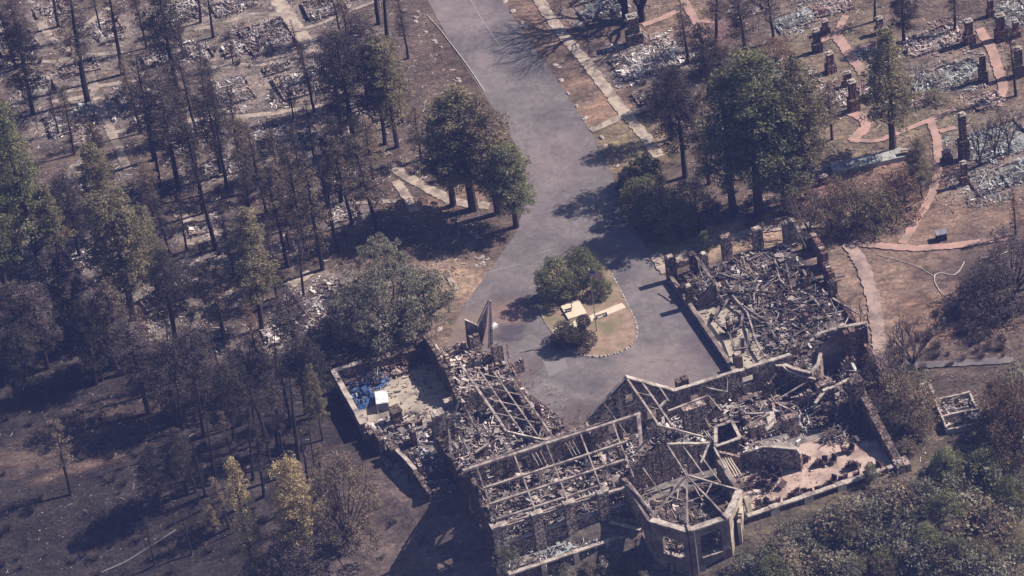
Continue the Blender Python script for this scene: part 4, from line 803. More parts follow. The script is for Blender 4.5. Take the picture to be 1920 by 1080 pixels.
for px, py, wd, dp, lb, pal, nn in [
 (1130, 15, 9, 6, 'white ash heap at the top edge right of the road', CYAN, 300), (1212, 112, 12, 9, 'largest white ash heap right of the road behind the concrete walk', WHITE + [(.66, .64, .62)] * 6, 900), (1222, 180, 6, 4, 'small charred remains below the largest ash heap', DARK, 150),
 (1490, 38, 8, 5, 'pale debris heap behind a trunk at top right', CYAN, 260), (1480, 150, 5, 8, 'white debris strip between the two big evergreens', WHITE, 260), (1748, 78, 11, 6, 'dusty debris field at top right of the tall olive tree', PINK, 420),
 (1775, 145, 13, 6, 'greenish ash heap left of the red brick chimneys', CYAN, 520), (1872, 268, 11, 9, 'pale greenish ash lot at the right edge', CYAN, 500), (1880, 335, 11, 6, 'dusty ash lot at the right edge below the thin dead trees', CYAN, 420), (1573, 185, 5, 5, 'debris by the double chimney left of the olive tree', PINK, 160),
 (1560, 15, 7, 4, 'debris at the top edge between two chimneys', PINK, 160), (1660, 110, 5, 4, 'debris above the tall olive tree crown', CYAN, 120), (1400, 20, 6, 4, 'burned lot at the top edge above the burned trees', DARK, 130), (1290, 200, 5, 5, 'ash patch between the largest ash heap and the huge conifer', WHITE, 150), (1850, 190, 5, 4, 'small dusty lot below the dark chimney', PINK, 120), (1700, 200, 6, 3, 'thin debris strip right of the tall olive tree', PINK, 120),
 (1900, 30, 6, 8, 'debris at the top right corner', CYAN, 200), (1640, 175, 5, 5, 'debris below the tall olive tree', PINK, 160)]:
    cottage(px, py, wd, dp, lb, pal, n=nn, hw=.5, ash=.9 if nn > 600 else .5)
# low foundation with white walls at lower right
g = P(1797, 778); e = empty('burned_cottage', (g.x, g.y, H(g.x, g.y)), 'roofless white walled foundation with two rooms among dark trees at lower right', 'ruin', 'burned down cottages', LA - .16)
mb = MB()
for a, b, h in (((-3, 3.6), (3, 3.6), 1.2), ((-3, 3.6), (-3, -4), 1.5), ((-3, -.5), (3.4, -.5), 1.0), ((3, 3.6), (3, -.5), 1), ((-3, -4), (2.2, -4), 1), ((2.2, -4), (2.2, -1.8), 1.1), ((-3, 6.4), (-3, 3.6), 2.4), ((-3, 6.4), (-4.4, 6.4), 2.6)):
    wall(mb, a, b, -.5, h, t=.3, jag=.1)
mb.build('foundation', 'coping', e); mb = MB(); debris(mb, [(-3, -4), (3, -4), (3, 3.6), (-3, 3.6)], 180, .05, MIX); mb.build('debris', 'debris', e)['kind'] = 'stuff'

# standing chimneys
def chimney(px, py, h, w_, d_, mat, label, col='coping'):
    g = G(px, py); e = empty('standing_chimney', g, label, 'chimney', 'chimneys standing over burned cottages', LA + rnd.gauss(0, .1))
    mb = MB(); wall(mb, (-w_ / 2, 0), (w_ / 2, 0), -.3, h * .45, t=d_, jag=.12, step=.35); wall(mb, (-w_ * .32, 0), (w_ * .32, 0), h * .45, h, t=d_ * .7, jag=.08, step=.35); mb.build('stack', mat, e)
    mb = MB(); mb.box(0, 0, h + .12, w_ * .75, d_ * .85, .22, jit=.08); mb.box(0, 0, h + .35, w_ * .4, d_ * .45, .3); mb.build('cap', col, e)
for q in [(1533, 97, 4.6, 1.8, 1.2, 'darkstone', 'dark chimney left of the pink walk at top right'), (1650, 62, 3.2, 1.7, 1.2, 'stone', 'short pale capped chimney above the tall olive tree'), (1818, 82, 5.0, 2.0, 1.4, 'redstone', 'red stained chimney with pale pointed top'),
          (1877, 74, 5.2, 2.2, 1.5, 'redstone', 'deep red chimney near the top right corner'), (1911, 142, 5.8, 1.9, 1.5, 'darkstone', 'dark chimney with white collar at the right edge'), (1844, 152, 5.6, 1.6, 1.3, 'darkstone', 'dark chimney with small white cap left of the pink path'),
          (1808, 298, 9.5, 1.7, 1.4, 'darkstone', 'tallest dark chimney beside the thin dead trees'), (1809, 346, 4.6, 1.5, 1.2, 'redstone', 'chimney with white box top below the tallest chimney'), (1601, 207, 6.2, 1.9, 1.6, 'redstone', 'round topped reddish chimney left of the tall olive tree'),
          (1558, 135, 4.0, 1.8, 1.4, 'redstone', 'broken reddish chimney above the grey lawn'), (1191, 82, 6.0, 3.0, 2.2, 'stone', 'broad brown stone chimney stump above the largest ash heap'), (1548, 62, 2.6, 1.6, 1.0, 'redstone', 'low red stained stub beside the pink walk near the top'), (1590, 165, 3.2, 2.2, 1.0, 'redstone', 'wide low red stub above the round topped chimney'), (1775, 305, 2.4, 2.2, .9, 'redstone', 'low red stub left of the tallest chimney'), (1697, 296, 1.4, 2.4, 1.0, 'redstone', 'low red block at the foot of the tall olive pine'), (1905, 70, 3.4, 1.6, 1.1, 'redstone', 'red stub at the right edge near the top'), (1545, 345, 1.6, 2.0, .9, 'redstone', 'low pink block at the corner of the pink slope'), (1858, 30, 3.6, 1.4, 1.2, 'redstone', 'small chimney at the top edge beside the debris')]:
    chimney(*q)
# pale retaining slab under the tall olive tree
g0, g1 = P(1560, 322), P(1695, 292); mb = MB(); wall(mb, (g0.x, g0.y), (g1.x, g1.y), 0, .9, t=2.8, jag=.06, step=1.2); o = mb.build('retaining_wall', 'cyanash')
o.location = (0, 0, 0); tag(o, 'long low pale grey retaining wall below the tall olive tree', 'wall')

# ------------------------------------------------------------------ island, road side and yard things
mb = MB(); q = [P(x, y) for x, y in ((1052, 578), (1085, 564), (1101, 591), (1066, 602))]; cc = sum(q, Vector()) / 4
mb.face([(p.x - cc.x, p.y - cc.y, .34) for p in q][::-1])
for i in range(4): mb.face([(q[i - 1].x - cc.x, q[i - 1].y - cc.y, 0), (q[i].x - cc.x, q[i].y - cc.y, 0), (q[i].x - cc.x, q[i].y - cc.y, .34), (q[i - 1].x - cc.x, q[i - 1].y - cc.y, .34)])
M['slabpaint'] = mat_noise('pale_slab', (.55, .47, .36), (.62, .54, .42), .8, .9)
tag(mb.build('concrete_slab', 'slabpaint', loc=(cc.x, cc.y, .12)), 'square cream concrete slab on the planted traffic island', 'slab')
e = empty('memorial_post', P(1072, 577, .46), 'thin black post standing on the cream slab', 'post'); mb = MB(); mb.tube([(0, 0, 0), (0, 0, 1.3)], [.07, .06]); mb.build('post', 'black', e); mb = MB(); mb.box(0, 0, 1.05, .6, .1, .1); mb.build('crossbar', 'black', e)
mb = MB()
for t_ in (-.45, .45):
    mb.box(t_, 0, .22, .08, .4, .44)
mb.box(0, 0, .46, 1.2, .4, .06); o = mb.build('bench', 'black', loc=P(1066, 584, .46)); o.rotation_euler.z = LA; tag(o, 'low dark bench on the cream slab', 'bench')
e = empty('bench', P(1128, 594, .15), 'dark open frame bench on the crosswalk strip of the traffic island', 'bench', rz=LA)
for x in (-.9, .9): mb = MB(); mb.box(x, 0, .25, .1, .5, .5); mb.build('leg', 'black', e)
mb = MB(); mb.box(0, -.15, .5, 2, .12, .08); mb.box(0, .12, .5, 2, .12, .08); mb.build('seat', 'black', e)
q = [P(1037, 622), P(1166, 571)]
o = ribbon('island_path', [(1038, 622), (1100, 601), (1170, 573)], 1.5, 'slabpaint', jag=.04, dz=.13)
# flagpole
b0 = P(1119, 621, .12); e = empty('flagpole', b0, 'tall thin white flagpole with a flag on the traffic island', 'flagpole')
mb = MB(); mb.tube([(0, 0, 0), (0, 0, 7), (0, 0, 13.2)], [.085, .07, .04], 8); mb.build('pole', 'metal', e)
mb = MB(); mb.tube([(0, 0, 13.2), (0, 0, 13.35)], [.12, .08], 8); mb.build('finial', 'white', e)
def fp(u, v): return (.06 + u * 2.3 * .92, -.25 * u - .16 * sin(u * 9) * u, 13.05 - v * 1.35 - u * .75 + .06 * sin(u * 7))
mb = MB(); nu, nv = 20, 13
for i in range(nu):
    for j in range(nv):
        mi = 2 if (i < 8 and j < 7) else (0 if j % 2 == 0 else 1)
        mb.face([fp(i / nu, j / nv), fp((i + 1) / nu, j / nv), fp((i + 1) / nu, (j + 1) / nv), fp(i / nu, (j + 1) / nv)], mi=mi)
for r_ in range(9):
    for c_ in range(6 if r_ % 2 == 0 else 5):
        u = (.035 + c_ * .065 + (0 if r_ % 2 == 0 else .0325)); v = .05 + r_ * .056; x, y, z = fp(u, v)
        for dy in (-.012, .012):
            mb.face([(x + .025 * cos(k * 2 * pi / 10 + pi / 2) * (1 if k % 2 == 0 else .4), y + dy, z + .025 * sin(k * 2 * pi / 10 + pi / 2) * (1 if k % 2 == 0 else .4)) for k in range(10)], mi=1)
f = mb.build('flag', ['flagred', 'flagwhite', 'flagblue'], e); f['label'] = 'flag with red and white stripes and a starred blue corner'
# rocks
def rock_mesh(seed):
    r_ = random.Random(seed); mb = MB(); pts = []
    n, mm = 8, 5
    for j in range(mm):
        for i in range(n):
            th = pi / 2 * (j / (mm - 1)) ** .8; a_ = 2 * pi * i / n
            k = 1 + r_.uniform(-.22, .22); pts.append((cos(a_) * cos(th) * k, .75 * sin(a_) * cos(th) * k, sin(th) * .6 * k + (-.15 if j == 0 else 0)))
    mb.v = pts
    for j in range(mm - 1):
        for i in range(n):
            mb.f.append((j * n + i, j * n + (i + 1) % n, (j + 1) * n + (i + 1) % n, (j + 1) * n + i)); mb.c.append((1, 1, 1)); mb.mi.append(0)
    return mb.mesh('rock', 'boulder')
RK = [rock_mesh(i) for i in range(6)]
def rock(px, py, s_, label, group, name='boulder', z=0.0):
    g = G(px, py) if z == 0 else P(px, py, z)
    o = link(name, RK[rnd.randrange(6)], loc=g); s_ *= .8; o.scale = (s_, s_ * rnd.uniform(.6, 1.1), s_ * rnd.uniform(.5, .9)); o.rotation_euler.z = rnd.uniform(0, 6.28); tag(o, label, 'rock', group)
LB = 'pale boulder on the dry strip between the driveway and the concrete walk'
for x, y, s_ in ((920, 10, .8), (965, 65, .9), (1015, 130, .9), (1030, 150, .9), (1010, 150, .7), (1085, 230, .7), (1205, 368, .8), (1225, 378, .6), (1235, 455, .8), (1275, 525, .7), (1325, 598, .7), (1370, 665, .9), (1465, 775, .9), (1485, 822, .8), (1540, 900, .8), (1552, 932, .6)):
    rock(640 + x / 3, y / 3, s_, LB, 'boulders right of the driveway')
for x, y, s_ in ((415, 100, .8), (418, 120, .7), (430, 65, .6), (475, 180, .6), (520, 228, .7), (532, 240, .5), (560, 265, .6), (625, 395, .5), (658, 442, .6), (664, 458, .6), (420, 965, .7), (470, 1000, .6)):
    rock(640 + x / 3, y / 3, s_, 'white boulder in the burned verge on the left side of the driveway', 'boulders left of the driveway')
for k in range(13):
    rock(893 + rnd.uniform(-4, 24), 492 + rnd.uniform(-13, 10), rnd.uniform(.3, .6), 'stone of the loose pile by the driveway above the grey oak', 'stones of the loose pile', 'stone')
rock(824, 618, .9, 'flat white rock beside the driveway near the torn roof sheets', None)
ring = isl[6:] + isl[:6]; n = len(isl)
seg = [P(x, y, .1) for x, y in isl]
tot = 0
for i in range(n):
    a, b = seg[i], seg[(i + 1) % n]; L = (b - a).length; px = isl[i]
    if px[1] < 560 and px[0] < 1140: continue
    k = 0.3
    while k < L:
        p = a.lerp(b, k / L); s_ = rnd.uniform(.18, .36) if px[0] > 1060 else rnd.uniform(.14, .22); o = link('border_stone', RK[rnd.randrange(6)], loc=(p.x, p.y, .08)); o.scale = (s_, s_, s_); o.rotation_euler.z = rnd.uniform(0, 6); tag(o, 'white edging stone round the planted traffic island', 'stone', 'edging stones of the traffic island'); k += s_ * 2 + rnd.uniform(.05, .35)
# white hose by the road, hoses on the lawn
def hose(px, r_, label, mat='hose', name='hose'):
    pts = [G(*p, .12) for p in px]; c0 = pts[0].copy()
    out = []
    for i in range(len(pts) - 1):
        for k in range(6): out.append(pts[i].lerp(pts[i + 1], k / 6))
    out.append(pts[-1])
    for _ in range(4): out = [out[0]] + [(out[i - 1] + 2 * out[i] + out[i + 1]) / 4 for i in range(1, len(out) - 1)] + [out[-1]]
    mb = MB(); mb.tube([p - c0 for p in out], [r_] * len(out), 5); tag(mb.build(name, mat, loc=c0), label, 'hose')
hose([(799, 28), (822, 52), (845, 82), (868, 112), (888, 140), (908, 172)], .07, 'thin white hose along the left edge of the driveway')
M['line'] = mat_noise('faded_line', (.26, .24, .25), (.32, .3, .3), 1, .9)
for q, w_ in (([(880, -5), (900, 30), (925, 68), (938, 85)], .12), ([(908, 512), (935, 505), (975, 495)], .1), ([(1010, 475), (1040, 466)], .1), ([(985, 500), (1012, 497)], .08)): ribbon('road_marking', q, w_, 'line', dz=.026)
hose([(1893, 470), (1870, 482), (1838, 484)], .06, 'short pale hose end near the rust tree at right')
hose([(1808, 492), (1800, 508), (1788, 518), (1765, 512), (1752, 516), (1752, 530), (1765, 552), (1785, 562), (1802, 563)], .065, 'looped pale hose on the brown lawn at right')
hose([(1645, 478), (1690, 490), (1725, 502), (1755, 522)], .05, 'thin pale hose running from the pink walk to the loop')
e = empty('utility_box', G(1765, 448), 'dark utility box with pale rim standing by the pink walk on the lawn', 'utility box', rz=.1)
mb = MB(); mb.box(0, 0, .7, 1.7, 1.3, 1.4); mb.build('body', 'black', e); mb = MB(); mb.box(0, 0, 1.45, 1.9, 1.5, .1); mb.build('lid', 'metal', e); mb = MB(); mb.box(.92, .2, .7, .12, .5, 1.5); mb.build('frame', 'white', e)
mb = MB(); mb.box(0, 0, .5, .35, .3, 1.0); mb.box(0, 0, 1.02, .42, .38, .08); tag(mb.build('marker_post', 'lightplaster', loc=G(1771, 606)), 'tiny pale marker post alone on the brown lawn at right', 'post')
# court items
e = empty('white_cabinet', P(718, 760, .06), 'white rectangular steel cabinet beside the blue tarps in the court', 'cabinet', rz=LA - .25)
mb = MB(); mb.box(0, 0, .9, 2.0, 3.2, 1.7, .0); mb.build('body', 'white', e); mb = MB(); mb.box(0, -1.65, .8, 1.7, .08, 1.4); mb.build('panel', 'metal', e); mb = MB(); mb.box(0, 0, 1.79, 2.1, 3.3, .06); mb.box(0, .3, 1.84, 1.2, .08, .06); mb.box(0, -.7, 1.84, 1.2, .08, .06); mb.build('lid', 'white', e)
def tarp(px, py, rx, ry, h, rz, label):
    mb = MB(); mound(mb, rx, ry, h, n=16); o = mb.build('blue_tarp', 'blue', loc=P(px, py, .1)); o.rotation_euler.z = rz; tag(o, label, 'tarp')
tarp(668, 742, 1.0, 2.6, 1.5, .6, 'blue tarp crumpled against the pale coping of the court wall'); tarp(690, 755, 2.6, 1.2, 1.6, .35, 'blue tarp nearest the white cabinet'); tarp(680, 728, 1.6, .8, 1, .2, 'small strip of blue tarp at the back of the heap')
mb = MB(); q = [(-3.5, -3), (3.3, -2.4), (3, 3.4), (-2.6, 3.6)]; debris(mb, q, 150, .1, [(.05, .09, .2), (.3, .3, .34), (.10, .09, .10), (.5, .5, .52), (.06, .14, .36), (.22, .2, .19)], pile=1.3, big=1.2); mb.build('junk_heap', 'debris', loc=P(690, 735, .06)); bpy.data.objects['junk_heap']['kind'] = 'stuff'; bpy.data.objects['junk_heap']['label'] = 'heap of scorched junk around the blue tarps'
for lx in (((705, 698), (720, 738)),):
    mb = MB(); A, B = P(*lx[0], .3), P(*lx[1], .3); mb.beam((0, 0, 0), B - A, .18, .3); tag(mb.build('timber_kerb', 'wood', loc=A), 'thin timber strip lying on the court floor above the cabinet', 'timber')

# chairs on the patio
def chair_proto():
    e = empty('patio_chair', (0, 0, 0), 'x', 'chair')
    ks = []
    mb = MB(); mb.box(0, 0, .45, .75, .7, .14); ks.append(mb.build('seat', 'rust', e))
    mb = MB(); mb.box(0, .38, .85, .75, .14, .9, 0, -.15); ks.append(mb.build('backrest', 'rust', e))
    for x in (-.4, .4): mb = MB(); mb.box(x, 0, .62, .1, .75, .08); ks.append(mb.build('armrest', 'rust', e))
    for x in (-.32, .32):
        for y in (-.3, .3): mb = MB(); mb.box(x, y, .2, .08, .08, .4); ks.append(mb.build('leg', 'rust', e))
    KIDS[e.name] = ks
    return e
CH = [(600, 790), (640, 830), (685, 785), (560, 830), (740, 790), (830, 765), (890, 740), (945, 705), (985, 690), (1060, 670), (1090, 650), (1215, 630), (1375, 570), (1420, 545), (1465, 520), (690, 470), (720, 450), (810, 510), (860, 490), (900, 500), (980, 480), (1130, 540), (1180, 520), (1230, 520), (1100, 370), (1160, 370),
      (400, 560), (350, 610), (290, 610), (430, 630), (160, 660), (220, 715), (150, 730), (340, 750), (300, 700), (240, 945), (300, 925), (360, 915), (410, 895), (380, 700), (320, 580)]
pr = chair_proto()
for k, (x, y) in enumerate(CH):
    px, py = 1380 + x / 5.4, 780 + y / 5.4; o = pr if k == 0 else copy_tree(pr); g = P(px, py, .06); o.location = g; o.rotation_euler.z = rnd.uniform(0, 6.28) if y < 700 or x < 450 else LA + rnd.gauss(pi, .3)
    if x > 560 and y > 600: lb, gp = 'rust dark chair in the row along the white balustrade of the patio', 'chairs along the balustrade'
    elif x < 560: lb, gp = 'rust dark chair in the jumble at the tower end of the patio', 'chairs at the tower end of the patio'
    elif x > 1300: lb, gp = 'rust dark chair in the sunny outer corner of the patio', 'chairs in the patio corner'
    else: lb, gp = 'rust dark chair at the edge of the wall shade on the patio', 'chairs at the shade edge'
    o.scale = (1.25, 1.25, 1.25); tag(o, lb, 'chair', gp)
e = empty('patio_table', P(1467, 914, .06), 'overturned dark table among the chairs on the patio', 'table', rz=.9); mb = MB(); mb.box(0, 0, .75, 1.8, 1.0, .1, 0, .35); mb.build('tabletop', 'rust', e)
for x, y in ((-.7, -.3), (.7, -.3), (-.7, .3), (.7, .3)): mb = MB(); mb.box(x, y, .36, .1, .1, .72); mb.build('leg', 'rust', e)
# balustrade
A = Vector((*L2W(38.6, 19.3), 0)); Bx = Vector((*L2W(65.6, 19.0), 0)); e = empty('balustrade', A, 'long white stone balustrade along the outer edge of the patio', 'wall'); d = Bx - A
dn = d.normalized(); nn = Vector((dn.y, -dn.x, 0))
mb = MB(); wall(mb, (0, 0), (d.x, d.y), -7, .85, t=.5, jag=.02, step=1.5); mb.build('wall', 'darkstone', e)
mb = MB(); coping(mb, [(0, 0, .9), (d.x * .86, d.y * .86, .9)], w=.85, h=.28, gap=0, step=2.4); coping(mb, [(d.x * .9, d.y * .9, .9), (d.x, d.y, .9)], w=.85, h=.28, gap=0, step=2.4); mb.build('coping', 'coping', e)
mb = MB(); coping(mb, [Vector((0, 0, -1.2)) + nn * 1.0, d * .98 + Vector((0, 0, -1.2)) + nn * 1.0], w=.35, h=.2, gap=.3, step=2.0); mb.build('lower_ledge', 'coping', e)
for f in (.17, .385, .60, .81):
    mb = MB(); mb.box(d.x * f, d.y * f, .4, 1.5, 1.1, 1.7, LA); mb.build('pier', 'coping', e)
mb = MB(); g = P(1690, 868, 1.2); wall(mb, (-1.2, 0), (1.2, 0), -4, 1.6, t=2.2, jag=.25, step=.6); o = mb.build('gate_pier', 'stone', loc=(g.x, g.y, 0)); o.rotation_euler.z = LA; tag(o, 'square stone pier at the outer corner of the patio', 'pier')

# ------------------------------------------------------------------ vegetation
def leaf_mesh(name, cen, size, mat, flat=0.0, asp=.55, vr=.35):
    cen = np.asarray(cen, float); n = len(cen)
    a = nr.normal(size=(n, 3)); a[:, 2] *= (1 - flat); a /= np.linalg.norm(a, axis=1)[:, None]
    b = nr.normal(size=(n, 3)); b -= (b * a).sum(1)[:, None] * a; b /= np.linalg.norm(b, axis=1)[:, None]
    s = (size * nr.uniform(.6, 1.4, n))[:, None]
    v = np.stack([cen - a * s, cen - b * s * asp, cen + a * s, cen + b * s * asp], 1).reshape(-1, 3)
    me = bpy.data.meshes.new(name); me.vertices.add(n * 4); me.vertices.foreach_set('co', v.ravel())
    me.loops.add(n * 4); me.loops.foreach_set('vertex_index', np.arange(n * 4)); me.polygons.add(n); me.polygons.foreach_set('loop_start', np.arange(n) * 4)
    me.materials.append(M[mat]); at = me.attributes.new('Col', 'FLOAT_COLOR', 'FACE')
    g = nr.uniform(1 - vr, 1 + vr, n)[:, None] * np.array([[1, 1, 1]]); at.data.foreach_set('color', np.hstack([g, np.ones((n, 1))]).astype(np.float32).ravel())
    me.update(calc_edges=True); me.validate(); return me
def clump(c, r, n, fl=.7):
    d = nr.normal(size=(n, 3)); d /= np.linalg.norm(d, axis=1)[:, None]; d *= (r * nr.uniform(.35, 1, n) ** .6)[:, None]; d[:, 2] *= fl
    return np.asarray(c) + d
def taper_tube(mb, a, b, r0, r1, n=5, bend=.0, segs=2):
    a, b = Vector(a), Vector(b); pts = []; rs = []
    for k in range(segs + 1):
        f = k / segs; p = a.lerp(b, f) + Vector((rnd.uniform(-bend, bend), rnd.uniform(-bend, bend), rnd.uniform(-bend, bend) * .4)) * (0 if k in (0, segs) else 1); pts.append(p); rs.append(r0 + (r1 - r0) * f)
    mb.tube(pts, rs, n)
def conifer(h=25, cb=.3, Rr=4.2, nl=85, mat='leafgreen', bark='brownbark', lpc=62, ls=.19, prof='cone', cr=.95, droop=.1, gapf=.15):
    mb = MB(); x = y = 0; pts = [(0, 0, -.5)]; rs = [h * .018 + .06]
    for k in range(1, 9):
        x += rnd.gauss(0, .06); y += rnd.gauss(0, .06); pts.append((x, y, h * k / 8 * .97)); rs.append((h * .018 + .06) * (1 - k / 8.4))
    mb.tube(pts, rs, 7); C_ = []
    lobes = [(rnd.uniform(0, 6.28), rnd.uniform(.6, 1.25)) for _ in range(9)]
    for i in range(nl):
        u = (i + rnd.random()) / nl; z = h * (cb + (1 - cb) * u) * .98
        if rnd.random() < gapf * (1 - u): continue
        if prof == 'cone': r_ = (1 - u) ** .75 * min(1, .55 + u * 3)
        elif prof == 'col': r_ = (1 - u ** 3) ** .8 * min(1, .6 + u * 3) * .9
        else: r_ = math.sqrt(max(0, 1 - (2 * u - 1) ** 2)) * .9 + .1
        az = i * 2.4 + rnd.gauss(0, .3)
        lb_ = lobes[int(u * 8.9)]; r_ *= .82 + .3 * cos(az - lb_[0]) * lb_[1] * .6
        L = max(.5, Rr * r_ * rnd.uniform(.72, 1.15)); d = Vector((cos(az), sin(az), rnd.uniform(-.25, .2) + .35 * u - droop)).normalized()
        o = Vector((pts[min(8, int(z / h * 8.2))][0], pts[min(8, int(z / h * 8.2))][1], z)); t_ = o + d * L
        taper_tube(mb, o, t_, .05 + .02 * L, .02, 4, .1, 2)
        nc = max(1, int(L / .95))
        for k in range(nc):
            f = .35 + .65 * (k + 1) / nc
            p = o.lerp(t_, f) + Vector((rnd.gauss(0, .3), rnd.gauss(0, .3), rnd.gauss(0, .2)))
            C_.append(clump(p, cr * rnd.uniform(.6, 1.25), int(lpc * rnd.uniform(.6, 1.3))))
    for k in range(3): C_.append(clump((x, y, h * (.93 + .025 * k)), .6, 14))
    return [('trunk', mb.mesh('trunk', bark)), ('crown', leaf_mesh('crown', np.concatenate(C_), ls, mat, .3, .42))], h
def snag(h=22, nb=110, mat='leafdark', ld=14, Rr=2.5, bark='bark', cb=.35):
    mb = MB(); x = y = 0; pts = [(0, 0, -.5)]; rs = [h * .016 + .05]
    for k in range(1, 7):
        x += rnd.gauss(0, .1); y += rnd.gauss(0, .1); pts.append((x, y, h * k / 6)); rs.append((h * .016 + .05) * (1 - k / 6.6))
    mb.tube(pts, rs, 7); C_ = [clump((x, y, h * .97), .5, 5)]; mbr = mb
    for i in range(nb):
        u = rnd.random(); z = h * (cb + (1 - cb) * u); az = rnd.uniform(0, 6.28); L = Rr * (1.1 - u * .7) * rnd.uniform(.35, 1.1)
        j = min(5, int(z / h * 6)); fr = z / h * 6 - j; bx = pts[j][0] * (1 - fr) + pts[j + 1][0] * fr; by = pts[j][1] * (1 - fr) + pts[j + 1][1] * fr
        o = Vector((bx, by, z)); t_ = o + Vector((cos(az) * L, sin(az) * L, rnd.uniform(-.35, .3) * L)); taper_tube(mbr, o, t_, .045, .015, 3, .15, 2)
        for s_ in range(2):
            q = o.lerp(t_, rnd.uniform(.4, .9)); taper_tube(mbr, q, q + Vector((rnd.gauss(0, .5), rnd.gauss(0, .5), rnd.gauss(.1, .3))), .02, .01, 3, 0, 1)
        if ld: C_.append(clump(o.lerp(t_, rnd.uniform(.6, 1)), .6, max(1, int(rnd.uniform(0, 2) * ld))))
    out = [('trunk', mb.mesh('trunk', bark))]
    if ld: out.append(('crown', leaf_mesh('crown', np.concatenate(C_), .17, mat, .2, .4)))
    return out, h
def branch_rec(mb, o, d, L, r_, lev, tips, spread=.5):
    e_ = o + d * L; taper_tube(mb, o, e_, r_, r_ * .62, 5 if lev > 1 else 3, L * .05, 3)
    tips.append(e_)
    if lev == 0: return
    for _ in range(rnd.choice([2, 3, 3])):
        nd = (d + Vector((rnd.gauss(0, spread), rnd.gauss(0, spread), rnd.gauss(.05, spread * .5)))).normalized()
        branch_rec(mb, o + d * L * rnd.uniform(.55, 1), nd, L * rnd.uniform(.6, .85), r_ * .58, lev - 1, tips, spread)
def baretree(h=9, lev=5, bark='greybark', spread=.5, leafm=None, n=3, thick=1):
    mb = MB(); tips = []; mb.tube([(0, 0, -.4), (0, 0, h * .14)], [h * .03, h * .024], 7)
    for k in range(n):
        a_ = k * 6.28 / n + rnd.random(); branch_rec(mb, Vector((0, 0, h * .1)), Vector((cos(a_) * .5, sin(a_) * .5, 1)).normalized(), h * .28, h * .018 * thick, lev - 1, tips, spread)
    out = [('trunk', mb.mesh('trunk', bark))]
    if leafm: out.append(('crown', leaf_mesh('crown', np.concatenate([clump(t_, .5, 4) for t_ in tips]), .2, leafm)))
    return out, h
def broad(h=14, Rr=7, nc=60, mat='leafgrey', bark='greybark', lpc=170, ls=.17, cb=.25, cr=1.15, fl=.8):
    mb = MB(); C_ = []; mb.tube([(0, 0, -.4), (.1, 0, h * cb)], [h * .028 + .08, h * .02 + .05], 7)
    for i in range(nc):
        az = i * 2.4 + rnd.gauss(0, .3); u = (i + .5) / nc; th = math.acos(1 - 1.35 * u) if 1 - 1.35 * u > -1 else pi
        k = rnd.uniform(.62, 1.05)
        p = Vector((cos(az) * sin(th) * Rr * k, sin(az) * sin(th) * Rr * k, h * (cb + .2) + cos(th) * h * (.75 - cb) * k))
        if p.z < .6: p.z = .6 + rnd.random()
        if i % 2 == 0: taper_tube(mb, (0, 0, h * cb * rnd.uniform(.6, 1)), p, h * .009 + .03, .03, 4, .3, 3)
        C_.append(clump(p, cr * rnd.uniform(.65, 1.3), int(lpc * rnd.uniform(.5, 1.3)), fl))
    return [('trunk', mb.mesh('trunk', bark)), ('crown', leaf_mesh('crown', np.concatenate(C_), ls, mat, .15))], h
def bush(h=2.4, mat='leafscrub', n=1300, twig=True, ls=.115, Rr=1.5):
    mb = MB(); C_ = []
    for k in range(9):
        a_ = rnd.uniform(0, 6.28); r_ = Rr * rnd.uniform(.3, .9); p = Vector((cos(a_) * r_, sin(a_) * r_, h * rnd.uniform(.45, .95)))
        taper_tube(mb, (0, 0, -.2), p, .06, .02, 4, .12, 2); C_.append(clump(p - Vector((0, 0, .2)), Rr * .55 * rnd.uniform(.7, 1.2), n // 9, .9))
    return [('stems', mb.mesh('stems', 'greybark')), ('foliage', leaf_mesh('foliage', np.concatenate(C_), ls, mat))], h
def twigs(h=2.5, n=70, Rr=1.4):
    mb = MB()
    for k in range(n):
        a_ = rnd.uniform(0, 6.28); r_ = Rr * rnd.random() ** .5; p = Vector((cos(a_) * r_, sin(a_) * r_, h * rnd.uniform(.5, 1))); q = Vector((p.x * .3, p.y * .3, 0)); taper_tube(mb, q, p, .03, .012, 3, .15, 2)
    return [('stems', mb.mesh('stems', 'greybark')), ('twigs', leaf_mesh('twigs', clump((0, 0, h * .45), Rr * .8, 420, .7), .1, 'leafpurple', 0, .2))], h
